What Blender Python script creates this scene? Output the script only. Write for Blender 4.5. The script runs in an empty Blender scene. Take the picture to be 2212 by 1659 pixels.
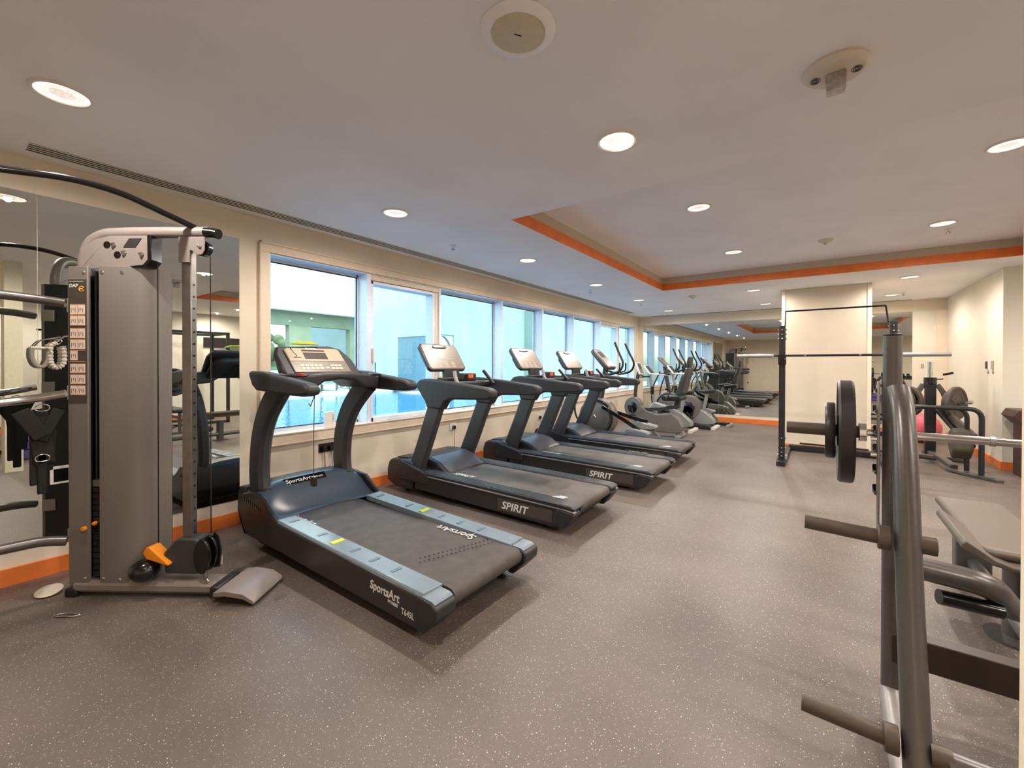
import bpy, bmesh, math, random
from mathutils import Vector, Matrix, Euler
C = bpy.context.scene.collection
PI = math.pi
R = math.radians
# ------------------------------------------------------------------ camera
CX, CH, H = 3.9177, 1.32, 2.576
YAW, PIT, ROL = 0.6266, 0.0064, 0.0021
fwd = Vector((-math.sin(YAW)*math.cos(PIT), math.cos(YAW)*math.cos(PIT), -math.sin(PIT)))
rt0 = Vector((math.cos(YAW), math.sin(YAW), 0)); up0 = rt0.cross(fwd)
rt = rt0*math.cos(ROL)+up0*math.sin(ROL); up = -rt0*math.sin(ROL)+up0*math.cos(ROL)
cd = bpy.data.cameras.new('camera'); cam = bpy.data.objects.new('camera', cd); C.objects.link(cam)
m = Matrix((rt, up, -fwd)).transposed().to_4x4(); m.translation = Vector((CX, 0, CH)); cam.matrix_world = m
cd.sensor_width = 36; cd.lens = 15.075; cd.shift_y = -0.01577; cd.clip_start = .02; cd.clip_end = 200
bpy.context.scene.camera = cam
# ------------------------------------------------------------------ light and exposure
SKY, SUN, LAMP, EXPO = .46, 1.5, 27.0, 1.53
w = bpy.data.worlds.new('sky'); bpy.context.scene.world = w; w.use_nodes = True
nt = w.node_tree; bg = nt.nodes['Background']; sk = nt.nodes.new('ShaderNodeTexSky')
sk.sky_type = 'NISHITA'; sk.sun_disc = False; sk.sun_elevation = R(55); sk.sun_rotation = R(100); sk.air_density = 1.2; sk.dust_density = 2.5
nt.links.new(sk.outputs[0], bg.inputs[0]); bg.inputs[1].default_value = SKY
sl = bpy.data.lights.new('sun', 'SUN'); sl.energy = SUN; sl.angle = R(1); sl.color = (1, .97, .9)
so = bpy.data.objects.new('sun', sl); C.objects.link(so)
so.rotation_euler = Vector((-.62, .28, -.85)).to_track_quat('-Z', 'Y').to_euler(); so.location = (0, 0, 20)
vs = bpy.context.scene.view_settings
vs.view_transform = 'Standard'; vs.look = 'None'; vs.exposure = EXPO; vs.gamma = 1; vs.use_curve_mapping = False

# ------------------------------------------------------------------ materials
def lin(c):
    return tuple((x/12.92 if x <= .04045 else ((x+.055)/1.055)**2.4) for x in [v/255 for v in c])
MATS = {}
def mat(name, rgb, rough=.5, metal=0, noise=0, nscale=30, bump=0, spec=.5, coat=0, emit=None, es=0):
    if name in MATS: return MATS[name]
    M = bpy.data.materials.new(name); M.use_nodes = True; n = M.node_tree.nodes; l = M.node_tree.links
    b = n['Principled BSDF']; col = lin(rgb)
    b.inputs['Base Color'].default_value = (*col, 1); b.inputs['Roughness'].default_value = rough
    b.inputs['Metallic'].default_value = metal; b.inputs['Specular IOR Level'].default_value = spec
    b.inputs['Coat Weight'].default_value = coat
    if emit: b.inputs['Emission Color'].default_value = (*lin(emit), 1); b.inputs['Emission Strength'].default_value = es
    tc = n.new('ShaderNodeTexCoord'); nz = n.new('ShaderNodeTexNoise'); nz.inputs['Scale'].default_value = nscale
    nz.inputs['Detail'].default_value = 4
    l.new(tc.outputs['Object'], nz.inputs['Vector'])
    k = max(noise, .04)
    cr = n.new('ShaderNodeValToRGB'); cr.color_ramp.elements[0].position = .3; cr.color_ramp.elements[1].position = .7
    cr.color_ramp.elements[0].color = (*[c*(1-k) for c in col], 1); cr.color_ramp.elements[1].color = (*[min(1, c*(1+k)) for c in col], 1)
    l.new(nz.outputs['Fac'], cr.inputs[0]); l.new(cr.outputs[0], b.inputs['Base Color'])
    if bump:
        bp = n.new('ShaderNodeBump'); bp.inputs['Strength'].default_value = bump; bp.inputs['Distance'].default_value = .002
        n2 = n.new('ShaderNodeTexNoise'); n2.inputs['Scale'].default_value = nscale*6; l.new(tc.outputs['Object'], n2.inputs['Vector'])
        l.new(n2.outputs['Fac'], bp.inputs['Height']); l.new(bp.outputs[0], b.inputs['Normal'])
    MATS[name] = M; return M
wallm = mat('wall_paint', (226, 213, 192), .75, noise=.05, nscale=2.5)
whitew = mat('white_wall_paint', (226, 218, 202), .7, noise=.03, nscale=2)
ceilm = mat('ceiling_paint', (248, 246, 246), .8, noise=.02, nscale=1.5)
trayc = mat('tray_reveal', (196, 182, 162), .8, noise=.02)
orange = mat('orange_laminate', (228, 122, 52), .45, noise=.10, nscale=7)
casing = mat('casing_paint', (226, 208, 184), .5)
alum = mat('window_aluminium', (222, 232, 246), .3)
gasket = mat('rubber_gasket', (30, 44, 52), .6)
blackp = mat('black_plastic', (42, 41, 42), .42, noise=.1)
softblk = mat('soft_black_plastic', (44, 44, 47), .5, bump=.15, nscale=90)
gloss = mat('gloss_black', (16, 15, 16), .18, coat=.4)
blackm = mat('black_powder_coat', (30, 30, 31), .4)
hoodm = mat('hood_plastic', (70, 82, 96), .26, noise=.04)
railm = mat('foot_rail_window_sheen', (128, 142, 152), .24)  # pale blue of the window's reflection is mixed into this rail colour
beltm = mat('running_belt', (78, 72, 68), .62, noise=.18, nscale=14, bump=.1)
sbeltm = mat('worn_running_belt', (88, 81, 75), .55, noise=.3, nscale=5, bump=.1)
skirt = mat('skirt_paint', (46, 42, 40), .34, noise=.05)
posts = mat('post_paint', (60, 60, 62), .38)
silver = mat('silver_paint', (165, 160, 156), .38, metal=.35)
dapm = mat('champagne_grey_paint', (126, 120, 113), .42, metal=.15, noise=.05, nscale=120)
dapl = mat('light_grey_paint', (146, 136, 130), .42, metal=.2)
steel = mat('brushed_steel', (146, 141, 136), .3, metal=.9, noise=.12, nscale=18)
chrome = mat('chrome', (215, 215, 215), .14, metal=1)
gun = mat('gunmetal_paint', (104, 100, 97), .3, metal=.55, noise=.05, nscale=60)
pegm = mat('peg_paint', (92, 80, 70), .42, metal=.3, noise=.06, nscale=60)
rubber = mat('rubber_plate', (42, 40, 40), .38, noise=.08)
iron = mat('cast_iron', (74, 62, 54), .48, noise=.12)
vinyl = mat('black_vinyl', (28, 30, 34), .42)
greyv = mat('grey_vinyl', (104, 94, 84), .45, noise=.06)
bikeg = mat('bike_grey', (112, 106, 100), .42, noise=.05)
bikes = mat('bike_silver', (150, 150, 148), .35, metal=.2)
whitep = mat('white_plastic', (232, 228, 220), .4)
whitet = mat('white_print', (228, 226, 222), .5)
bezel = mat('console_bezel', (176, 160, 132), .4)
bezel2 = mat('grey_bezel', (132, 118, 104), .35)
lcd = mat('display', (82, 72, 62), .2)
keys = mat('key_print', (222, 212, 178), .5)
yellow = mat('yellow_plastic', (186, 196, 60), .5)
orangep = mat('orange_plastic', (250, 150, 20), .5)
redp = mat('red_plastic', (210, 50, 30), .5)
pink = mat('pink_vinyl', (232, 106, 124), .4)
purple = mat('purple_foam', (92, 76, 150), .6)
paper = mat('card_print', (232, 208, 190), .6)
orangel = mat('orange_line', (226, 150, 70), .6)
darkl = mat('dark_label', (72, 64, 56), .5)
rope = mat('white_rope', (214, 202, 186), .8, bump=1, nscale=40)
strapm = mat('webbing', (26, 24, 22), .8, bump=.6, nscale=60)
spk = mat('speaker_cover', (214, 202, 178), .7)
crayon = mat('off_white_plastic', (222, 210, 194), .5)
ventd = mat('vent_dark', (30, 26, 23), .8)
wood = mat('dark_wood', (60, 36, 28), .45, noise=.25, nscale=9)
socketg = mat('grey_socket', (168, 160, 148), .5)
stucco = mat('pale_stucco', (236, 236, 226), .9, noise=.04, nscale=1.5)
stucco2 = mat('sage_render', (108, 114, 94), .9, noise=.12, nscale=3)
bluew = mat('blue_tile_wall', (92, 120, 132), .7, noise=.12, nscale=6)
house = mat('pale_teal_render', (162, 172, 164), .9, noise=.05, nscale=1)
deckm = mat('pool_deck', (178, 170, 152), .8, noise=.06, nscale=3)
gardenm = mat('foliage', (72, 92, 52), .8, noise=.4, nscale=6)

def floor_mat():
    M = bpy.data.materials.new('speckled_rubber_floor'); M.use_nodes = True; n = M.node_tree.nodes; l = M.node_tree.links
    b = n['Principled BSDF']; tc = n.new('ShaderNodeTexCoord')
    def math_(op, a, v=None, v2=None):
        q = n.new('ShaderNodeMath'); q.operation = op
        l.new(a, q.inputs[0])
        if v is not None: q.inputs[1].default_value = v
        return q.outputs[0]
    big = n.new('ShaderNodeTexNoise'); big.inputs['Scale'].default_value = 1.1; big.inputs['Detail'].default_value = 5; l.new(tc.outputs['Object'], big.inputs[0])
    cr = n.new('ShaderNodeValToRGB'); l.new(big.outputs['Fac'], cr.inputs[0])
    cr.color_ramp.elements[0].position = .3; cr.color_ramp.elements[1].position = .72
    cr.color_ramp.elements[0].color = (*lin((98, 87, 80)), 1); cr.color_ramp.elements[1].color = (*lin((124, 112, 103)), 1)
    last = cr.outputs[0]
    # small chips: random cells switched on
    for sc, size, thr, col in ((170, .28, .83, (190, 180, 168)), (95, .20, .89, (232, 224, 214)), (260, .34, .8, (76, 68, 62))):
        v = n.new('ShaderNodeTexVoronoi'); v.inputs['Scale'].default_value = sc; l.new(tc.outputs['Object'], v.inputs['Vector'])
        sep = n.new('ShaderNodeSeparateColor'); l.new(v.outputs['Color'], sep.inputs[0])
        on = math_('GREATER_THAN', sep.outputs[0], thr); near = math_('LESS_THAN', v.outputs['Distance'], size)
        mu = n.new('ShaderNodeMath'); mu.operation = 'MULTIPLY'; l.new(on, mu.inputs[0]); l.new(near, mu.inputs[1])
        mx = n.new('ShaderNodeMix'); mx.data_type = 'RGBA'; l.new(mu.outputs[0], mx.inputs[0]); l.new(last, mx.inputs[6]); mx.inputs[7].default_value = (*lin(col), 1)
        last = mx.outputs[2]
    l.new(last, b.inputs['Base Color'])
    b.inputs['Roughness'].default_value = .44; b.inputs['Specular IOR Level'].default_value = .5
    bp = n.new('ShaderNodeBump'); bp.inputs['Strength'].default_value = .12; bp.inputs['Distance'].default_value = .002
    n2 = n.new('ShaderNodeTexNoise'); n2.inputs['Scale'].default_value = 220; l.new(tc.outputs['Object'], n2.inputs[0])
    l.new(n2.outputs['Fac'], bp.inputs['Height']); l.new(bp.outputs[0], b.inputs['Normal'])
    return M
def mirror_mat():
    M = bpy.data.materials.new('silvered_glass'); M.use_nodes = True; n = M.node_tree.nodes
    b = n['Principled BSDF']; b.inputs['Base Color'].default_value = (.70, .73, .69, 1); b.inputs['Metallic'].default_value = 1; b.inputs['Roughness'].default_value = .0
    return M
def pane_mat(tint, gl=.09):
    M = bpy.data.materials.new('tinted_pane'); M.use_nodes = True; n = M.node_tree.nodes; l = M.node_tree.links
    n.remove(n['Principled BSDF']); t = n.new('ShaderNodeBsdfTransparent'); t.inputs[0].default_value = (*tint, 1)
    g = n.new('ShaderNodeBsdfGlossy'); g.inputs['Roughness'].default_value = 0; g.inputs[0].default_value = (1, 1, 1, 1)
    lw = n.new('ShaderNodeLayerWeight'); pw = n.new('ShaderNodeMath'); pw.operation = 'POWER'; l.new(lw.outputs['Facing'], pw.inputs[0]); pw.inputs[1].default_value = 5
    fr = n.new('ShaderNodeMapRange'); l.new(pw.outputs[0], fr.inputs[0]); fr.inputs[3].default_value = .035; fr.inputs[4].default_value = .6
    mx = n.new('ShaderNodeMixShader'); l.new(fr.outputs[0], mx.inputs[0]); l.new(t.outputs[0], mx.inputs[1]); l.new(g.outputs[0], mx.inputs[2])
    l.new(mx.outputs[0], n['Material Output'].inputs[0]); return M
def water_mat():
    M = bpy.data.materials.new('pool_water'); M.use_nodes = True; n = M.node_tree.nodes; l = M.node_tree.links
    b = n['Principled BSDF']; b.inputs['Base Color'].default_value = (*lin((24, 128, 190)), 1); b.inputs['Roughness'].default_value = .04
    tc = n.new('ShaderNodeTexCoord'); nz = n.new('ShaderNodeTexNoise'); nz.inputs['Scale'].default_value = 2.2; nz.inputs['Detail'].default_value = 3; l.new(tc.outputs['Object'], nz.inputs[0])
    cr = n.new('ShaderNodeValToRGB'); l.new(nz.outputs['Fac'], cr.inputs[0])
    cr.color_ramp.elements[0].color = (*lin((8, 78, 128)), 1); cr.color_ramp.elements[1].color = (*lin((30, 116, 156)), 1)
    l.new(cr.outputs[0], b.inputs['Base Color'])
    bp = n.new('ShaderNodeBump'); bp.inputs['Strength'].default_value = .25; bp.inputs['Distance'].default_value = .03
    n2 = n.new('ShaderNodeTexNoise'); n2.inputs['Scale'].default_value = 5; l.new(tc.outputs['Object'], n2.inputs[0]); l.new(n2.outputs['Fac'], bp.inputs['Height']); l.new(bp.outputs[0], b.inputs['Normal'])
    return M
def lamp_mat():   # glowing prismatic lens with concentric rings
    M = bpy.data.materials.new('lamp_lens'); M.use_nodes = True; n = M.node_tree.nodes; l = M.node_tree.links
    b = n['Principled BSDF']; b.inputs['Base Color'].default_value = (.9, .88, .84, 1); b.inputs['Roughness'].default_value = .3
    tc = n.new('ShaderNodeTexCoord'); ln = n.new('ShaderNodeVectorMath'); ln.operation = 'LENGTH'; l.new(tc.outputs['Object'], ln.inputs[0])
    cr = n.new('ShaderNodeValToRGB'); dv = n.new('ShaderNodeMath'); dv.operation = 'DIVIDE'; l.new(ln.outputs['Value'], dv.inputs[0]); dv.inputs[1].default_value = .0925; l.new(dv.outputs[0], cr.inputs[0])
    e = cr.color_ramp.elements; e[0].position = 0; e[0].color = (.17, .17, .17, 1); e[1].position = .50; e[1].color = (.2, .2, .2, 1)
    for p_, v_ in ((.55, .9), (.60, .22), (.72, .34), (.75, .24), (.84, .5), (.90, 1), (1, 1)):
        q = e.new(p_); q.color = (v_, v_, v_, 1)
    vo = n.new('ShaderNodeTexVoronoi'); vo.inputs['Scale'].default_value = 90; l.new(tc.outputs['Object'], vo.inputs['Vector'])
    ad = n.new('ShaderNodeMath'); ad.operation = 'MULTIPLY_ADD'; l.new(vo.outputs['Distance'], ad.inputs[0]); ad.inputs[1].default_value = .25; l.new(cr.outputs[0], ad.inputs[2])
    mu = n.new('ShaderNodeMath'); mu.operation = 'MULTIPLY'; l.new(ad.outputs[0], mu.inputs[0]); mu.inputs[1].default_value = .75
    b.inputs['Emission Color'].default_value = (1, .84, .74, 1); l.new(mu.outputs[0], b.inputs['Emission Strength'])
    return M
floorm, mirrm, lampm, waterm = floor_mat(), mirror_mat(), lamp_mat(), water_mat()
pane = pane_mat((.76, .90, .90)); fence_glass = pane_mat((.82, .93, .95))
hot = mat('lamp_tube', (255, 240, 220), .4, emit=(255, 226, 190), es=14)

# ------------------------------------------------------------------ mesh building
class MB:
    def __init__(s, loc=(0, 0, 0)): s.bm = bmesh.new(); s.o = Vector(loc)
    def _v(s, p): return s.bm.verts.new(Vector(p))
    def box(s, x0, x1, y0, y1, z0, z1, M=None):
        vs = [Vector((x, y, z)) for x in (x0, x1) for y in (y0, y1) for z in (z0, z1)]
        if M is not None: vs = [M @ v for v in vs]
        v = [s.bm.verts.new(q) for q in vs]
        for f in ((0, 1, 3, 2), (4, 6, 7, 5), (0, 4, 5, 1), (2, 3, 7, 6), (0, 2, 6, 4), (1, 5, 7, 3)): s.bm.faces.new([v[i] for i in f])
        return s
    def prism(s, poly, a, b, axis='y', M=None):   # poly in the two other axes
        def P(u, v, t):
            q = Vector({'y': (u, t, v), 'x': (t, u, v), 'z': (u, v, t)}[axis]); return M @ q if M is not None else q
        A = [s.bm.verts.new(P(u, v, a)) for u, v in poly]; B = [s.bm.verts.new(P(u, v, b)) for u, v in poly]
        s.bm.faces.new(A); s.bm.faces.new(B[::-1]); k = len(poly)
        for i in range(k): s.bm.faces.new([A[i], B[i], B[(i+1) % k], A[(i+1) % k]])
        return s
    def sweep(s, pts, sec, closed=False, up=None, sub=0, scales=None):
        pts = [Vector(p) for p in pts]
        if sub: pts, scales = smooth(pts, sub, closed, scales)
        n = len(pts); rings = []; prev = None
        for i, p in enumerate(pts):
            if closed: t = pts[(i+1) % n]-pts[i-1]
            else: t = pts[min(i+1, n-1)]-pts[max(i-1, 0)]
            t.normalize()
            if up is not None: a = Vector(up); a = (a-t*a.dot(t)).normalized()
            elif prev is None:
                a = Vector((0, 0, 1)) if abs(t.z) < .9 else Vector((0, 1, 0)); a = (a-t*a.dot(t)).normalized()
            else: a = (prev-t*prev.dot(t)).normalized()
            prev = a; b = t.cross(a); k = scales[i] if scales else 1
            rings.append([s.bm.verts.new(p+a*(v*k)+b*(u*k)) for u, v in sec])
        m_ = len(sec)
        for i in range(n if closed else n-1):
            A, B = rings[i], rings[(i+1) % n]
            for j in range(m_): s.bm.faces.new([A[j], A[(j+1) % m_], B[(j+1) % m_], B[j]])
        if not closed: s.bm.faces.new(rings[0][::-1]); s.bm.faces.new(rings[-1])
        return s
    def tube(s, pts, r, seg=12, closed=False, sub=0, r2=None, up=None, scales=None):
        r2 = r2 or r
        return s.sweep(pts, [(r*math.cos(2*PI*i/seg), r2*math.sin(2*PI*i/seg)) for i in range(seg)], closed, up, sub, scales)
    def bar(s, pts, wu, hv, sub=0, up=(0, 0, 1), ch=.15, scales=None):   # chamfered rectangular section; hv along up, wu across
        a, b = wu/2, hv/2; c = min(a, b)*ch*2
        return s.sweep(pts, [(a, -b+c), (a, b-c), (a-c, b), (-a+c, b), (-a, b-c), (-a, -b+c), (-a+c, -b), (a-c, -b)], False, up, sub, scales)
    def lathe(s, prof, seg=32, M=None):   # prof (r, z) about z
        M = M or Matrix(); rings = []
        for r, z in prof:
            rings.append([s.bm.verts.new(M @ Vector((max(r, 1e-4)*math.cos(2*PI*i/seg), max(r, 1e-4)*math.sin(2*PI*i/seg), z))) for i in range(seg)])
        for A, B in zip(rings, rings[1:]):
            for j in range(seg): s.bm.faces.new([A[j], A[(j+1) % seg], B[(j+1) % seg], B[j]])
        s.bm.faces.new(rings[0][::-1]); s.bm.faces.new(rings[-1]); return s
    def cyl(s, c, axis, r, h, seg=20, r2=None):
        M = Matrix.Translation(Vector(c)) @ {'x': Euler((0, PI/2, 0)), 'y': Euler((-PI/2, 0, 0)), 'z': Euler((0, 0, 0))}[axis].to_matrix().to_4x4()
        return s.lathe([(r, -h/2), (r2 or r, h/2)], seg, M)
    def ball(s, c, r, sq=(1, 1, 1), seg=24):
        M = Matrix.Translation(Vector(c)) @ Matrix.Diagonal((*sq, 1))
        return s.lathe([(r*math.sin(PI*i/12), -r*math.cos(PI*i/12)) for i in range(13)], seg, M)
    def grid(s, f, nu, nv):   # open surface from a function of (i, j)
        V = [[s.bm.verts.new(Vector(f(i/nu, j/nv))) for j in range(nv+1)] for i in range(nu+1)]
        for i in range(nu):
            for j in range(nv): s.bm.faces.new([V[i][j], V[i+1][j], V[i+1][j+1], V[i][j+1]])
        return s
    def build(s, name, m_, parent=None, bevel=0, seg=2, ang=35, loc=None, rot=None):
        bmesh.ops.recalc_face_normals(s.bm, faces=s.bm.faces)
        me = bpy.data.meshes.new(name); s.bm.to_mesh(me); s.bm.free(); me.materials.append(m_)
        me.polygons.foreach_set('use_smooth', [True]*len(me.polygons)); me.set_sharp_from_angle(angle=R(ang))
        o = bpy.data.objects.new(name, me); C.objects.link(o)
        if parent: o.parent = parent
        if loc: o.location = loc
        if rot: o.rotation_euler = rot
        if bevel:
            b = o.modifiers.new('bevel', 'BEVEL'); b.width = bevel; b.segments = seg; b.limit_method = 'ANGLE'; b.angle_limit = R(30); b.harden_normals = False
        return o
def smooth(pts, sub, closed=False, sc=None):
    out, so_ = [], []; n = len(pts)
    rng = range(n) if closed else range(n-1)
    for i in rng:
        p0 = pts[i-1] if (closed or i > 0) else pts[0]; p1 = pts[i]; p2 = pts[(i+1) % n]; p3 = pts[(i+2) % n] if closed else pts[min(i+2, n-1)]
        for k in range(sub):
            t = k/sub
            out.append(.5*((2*p1)+(p2-p0)*t+(2*p0-5*p1+4*p2-p3)*t*t+(3*p1-p0-3*p2+p3)*t**3))
            if sc: so_.append(sc[i]*(1-t)+sc[(i+1) % n]*t)
    if not closed:
        out.append(pts[-1])
        if sc: so_.append(sc[-1])
    return out, (so_ if sc else None)
def fillet(pts, r, n=5):
    pts = [Vector(p) for p in pts]; out = [pts[0]]
    for a, b, c in zip(pts, pts[1:], pts[2:]):
        u = (a-b); v = (c-b); k = min(r, u.length*.49, v.length*.49); u.normalize(); v.normalize()
        p, q = b+u*k, b+v*k
        for i in range(n+1):
            t = i/n; out.append(p*(1-t)**2+b*2*t*(1-t)+q*t*t)
    out.append(pts[-1]); return out
def tag(o, label=None, cat=None, group=None, kind=None):
    for k, v in (('label', label), ('category', cat), ('group', group), ('kind', kind)):
        if v: o[k] = v
    return o
def thing(name, label, cat, loc=(0, 0, 0), rz=0, group=None):
    o = bpy.data.objects.new(name, None); C.objects.link(o); o.location = loc; o.rotation_euler = (0, 0, rz); o.empty_display_size = .1
    return tag(o, label, cat, group)
def struct(o): o['kind'] = 'structure'; return o
def dup(o, parent=None):
    c = o.copy(); C.objects.link(c)
    if parent: c.parent = parent
    for ch in list(o.children): dup(ch, c)
    return c
def text(name, s, size, m_, parent, M, ext=.001, shear=0, bold=0, sx=1):
    cu = bpy.data.curves.new('t', 'FONT'); cu.body = s; cu.size = size; cu.extrude = ext; cu.shear = shear; cu.offset = bold; cu.resolution_u = 3
    o = bpy.data.objects.new('t', cu); C.objects.link(o); dg = bpy.context.evaluated_depsgraph_get()
    me = bpy.data.meshes.new_from_object(o.evaluated_get(dg)); bpy.data.objects.remove(o); bpy.data.curves.remove(cu)
    me.transform(M @ Matrix.Diagonal((sx, 1, 1, 1))); me.materials.clear(); me.materials.append(m_)
    o = bpy.data.objects.new(name, me); C.objects.link(o); o.parent = parent; return o
def frame(o, x, y):   # matrix from origin, x axis and y axis
    x = Vector(x).normalized(); y = Vector(y); y = (y-x*y.dot(x)).normalized(); z = x.cross(y)
    M = Matrix((x, y, z)).transposed().to_4x4(); M.translation = Vector(o); return M
def TX(x, y, z): return Matrix.Translation((x, y, z))
def ry(a): return Matrix.Rotation(a, 4, 'Y')
def rzm(a): return Matrix.Rotation(a, 4, 'Z')

# ------------------------------------------------------------------ room shell
YB, XR, XF, YJ = 11.078, 5.773, 8.6, 8.07
TX0, TX1, TY0, TY1, TZ = 1.73, 5.75, 3.0, 7.348, 2.787
struct(MB().box(-.25, XF+.2, -1.8, YB+.2, -.2, 0).build('floor', floorm))
b = MB()
b.box(-.25, TX0, -1.8, YB+.2, H, H+.5).box(TX1, XF+.2, -1.8, YB+.2, H, H+.5).box(TX0, TX1, -1.8, TY0, H, H+.5).box(TX0, TX1, TY1, YB+.2, H, H+.5)
b.box(TX0, TX1, TY0, TY1, TZ, H+.5)
struct(b.build('ceiling', ceilm))
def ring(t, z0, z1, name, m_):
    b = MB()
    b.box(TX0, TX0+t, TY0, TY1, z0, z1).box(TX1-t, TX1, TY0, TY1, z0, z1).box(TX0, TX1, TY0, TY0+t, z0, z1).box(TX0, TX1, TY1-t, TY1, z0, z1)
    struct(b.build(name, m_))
ring(.0025, H+.002, H+.112, 'trim_1', orange)
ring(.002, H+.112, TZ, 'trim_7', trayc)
EDG = [(1.80, 2.79), (2.83, 3.85), (3.87, 5.15), (5.17, 6.31), (6.33, 7.45), (7.47, 8.70), (8.72, 9.75), (9.77, 10.76)]
Z0, Z1 = .70, 2.29
b = MB().box(-.25, 0, -1.8, 1.80, 0, H).box(-.25, 0, 10.76, YB+.2, 0, H).box(-.25, 0, 1.80, 10.76, 0, Z0).box(-.25, 0, 1.80, 10.76, Z1, H)
struct(b.build('wall_left', wallm))
struct(MB().box(-.2, XF, YB, YB+.2, 0, H).build('wall_back', wallm))
struct(MB().box(XR, XF+.2, YJ, YB, 0, H).build('wall_right', whitew))
struct(MB().box(XF, XF+.2, -1.8, YJ, 0, H).build('wall_side', whitew))
struct(MB().box(-.25, XF+.2, -2.0, -1.8, 0, H).build('wall_front', wallm))
struct(MB().box(4.1057, 4.45, .60, .75, 0, H).build('wall_jamb', mat('jamb_paint', (244, 232, 206), .6)))
# column and its clear corner guards
struct(MB().box(3.37, 4.512, 8.43, 9.55, 0, H).build('wall_column', wallm, bevel=.006))
for x, s in ((3.37, -1), (4.512, 1)):
    b = MB().box(x-.045 if s > 0 else x-.004, x+.004 if s > 0 else x+.045, 8.424, 8.43, .04, H-.02).box(min(x, x+s*.006), max(x, x+s*.006), 8.43, 8.48, .04, H-.02)
    struct(b.build('trim_2', mat('corner_guard', (250, 240, 214), .3)))
struct(MB().box(5.62, XR, YB-.06, YB, 0, 2.36).build('trim_3', wallm, bevel=.003))
struct(MB().box(5.30, 5.62, YB-.012, YB, 0, 2.36).build('trim_4', whitew))
# baseboards
def base(name, *boxes):
    b = MB()
    for q in boxes: b.box(*q, .0, .105)
    struct(b.build(name, orange, bevel=.002))
base('baseboard_left', (0, .014, -1.8, YB)); base('baseboard_back', (0, XR, YB-.014, YB))
base('baseboard_right', (XR-.014, XR, YJ-.014, YB), (XR, XF, YJ-.014, YJ)); base('baseboard_side', (XF-.014, XF, -1.8, YJ))
base('baseboard_front', (0, XF, -1.8, -1.786)); struct(MB().box(3.36, 4.522, 8.42, 8.43, 0, .032).box(3.36, 3.37, 8.43, 9.55, 0, .032).box(4.512, 4.522, 8.43, 9.55, 0, .032).build('baseboard_column', orange))
# window casing and sill board
b = MB()
b.box(0, .022, 1.705, 10.86, Z1+.006, 2.385).box(0, .022, 1.705, 1.794, .60, Z1+.006).box(0, .022, 10.766, 10.86, .60, Z1+.006).box(0, .022, 1.705, 10.86, .60, Z0-.008)
b.box(.022, .030, 1.705, 10.86, 2.365, 2.385).box(.022, .03, 1.705, 1.72, .60, 2.385).box(.022, .030, 1.705, 10.86, .60, .612)
struct(b.build('trim_5', casing, bevel=.003))
struct(MB().box(-.19, .03, 1.794, 10.766, Z0-.008, Z0+.004).build('trim_6', casing, bevel=.002))
for i, (a, c) in enumerate(EDG):
    fr = MB(); d = -.17; nx = EDG[i+1][0] if i < 7 else 10.76+.005
    if i < 7: fr.box(-.19, .0, c, nx, Z0, Z1)
    fr.box(-.19, .0, a-.0 if i else a-.004, a+.006, Z0, Z1).box(-.19, 0, c-.006, c, Z0, Z1).box(-.19, 0, a, c, Z1-.006, Z1)
    fr.box(d-.03, d+.012, a, a+.022, Z0, Z1).box(d-.03, d+.012, c-.022, c, Z0, Z1).box(d-.03, d+.012, a, c, Z0, Z0+.03).box(d-.03, d+.012, a, c, Z1-.03, Z1)
    fo = struct(fr.build('window_%d' % (i+1), alum, bevel=.0015))
    pz1, pa, pc = Z1-.03, a+.022, c-.022
    if i in (1, 6):   # opening sash with its own deeper frame
        sa, sc_, sz = a+.02, c-.10, Z1-.10; s_ = MB()
        s_.box(-.12, -.005, a+.0065, c-.0065, sz+.04, Z1-.007).box(-.12, -.02, sc_+.045, c-.007, Z0+.005, sz+.04)
        s_.build('sash_surround', casing, fo, bevel=.004)
        s_ = MB().box(-.15, -.02, sa-.012, sa+.03, Z0+.005, sz+.035).box(-.15, -.02, sc_, sc_+.04, Z0+.005, sz+.035).box(-.15, -.02, sa, sc_, Z0+.005, Z0+.05).box(-.15, -.02, sa, sc_, sz, sz+.035)
        s_.build('sash', alum, fo, bevel=.004)
        MB().box(-.015, .02, sa+.002, sa+.022, 1.35, 1.50).build('window_handle', whitep, fo, bevel=.004)
    MB().box(d+.012, d+.017, pc-.012, pc, Z0+.03, pz1).box(d+.012, d+.017, pa, pc, pz1-.012, pz1).box(d+.012, d+.017, pa, pc, Z0+.03, Z0+.038).build('gasket', gasket, fo)
    MB().box(d-.006, d, pa, pc, Z0+.03, pz1).build('pane', pane, fo)
# ceiling slot vent and the dark shadow-gap strip
v = thing('vent_or_shadow_gap', 'long four-slot air grille in the ceiling along the window wall', 'air vent', (.2, 5.2, H))
MB().box(-.07, .07, -4.83, 4.85, -.002, .0).build('backing', ventd, v)
b = MB()
for k in range(5): x = -.07+k*.0335; b.box(x-.0062, x+.0062, -4.83, 4.85, -.0035, -.0021)
b.build('slat', mat('vent_white', (236, 228, 214), .5), v)
v = tag(MB().box(.35, 5.28, 11.005, 11.045, H-.004, H).build('vent_or_shadow_gap', ventd), 'narrow dark strip drawn for the shadow gap in the ceiling beside the back mirror', 'air vent')  # flat dark strip paints the shade of the gap along the back wall
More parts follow.
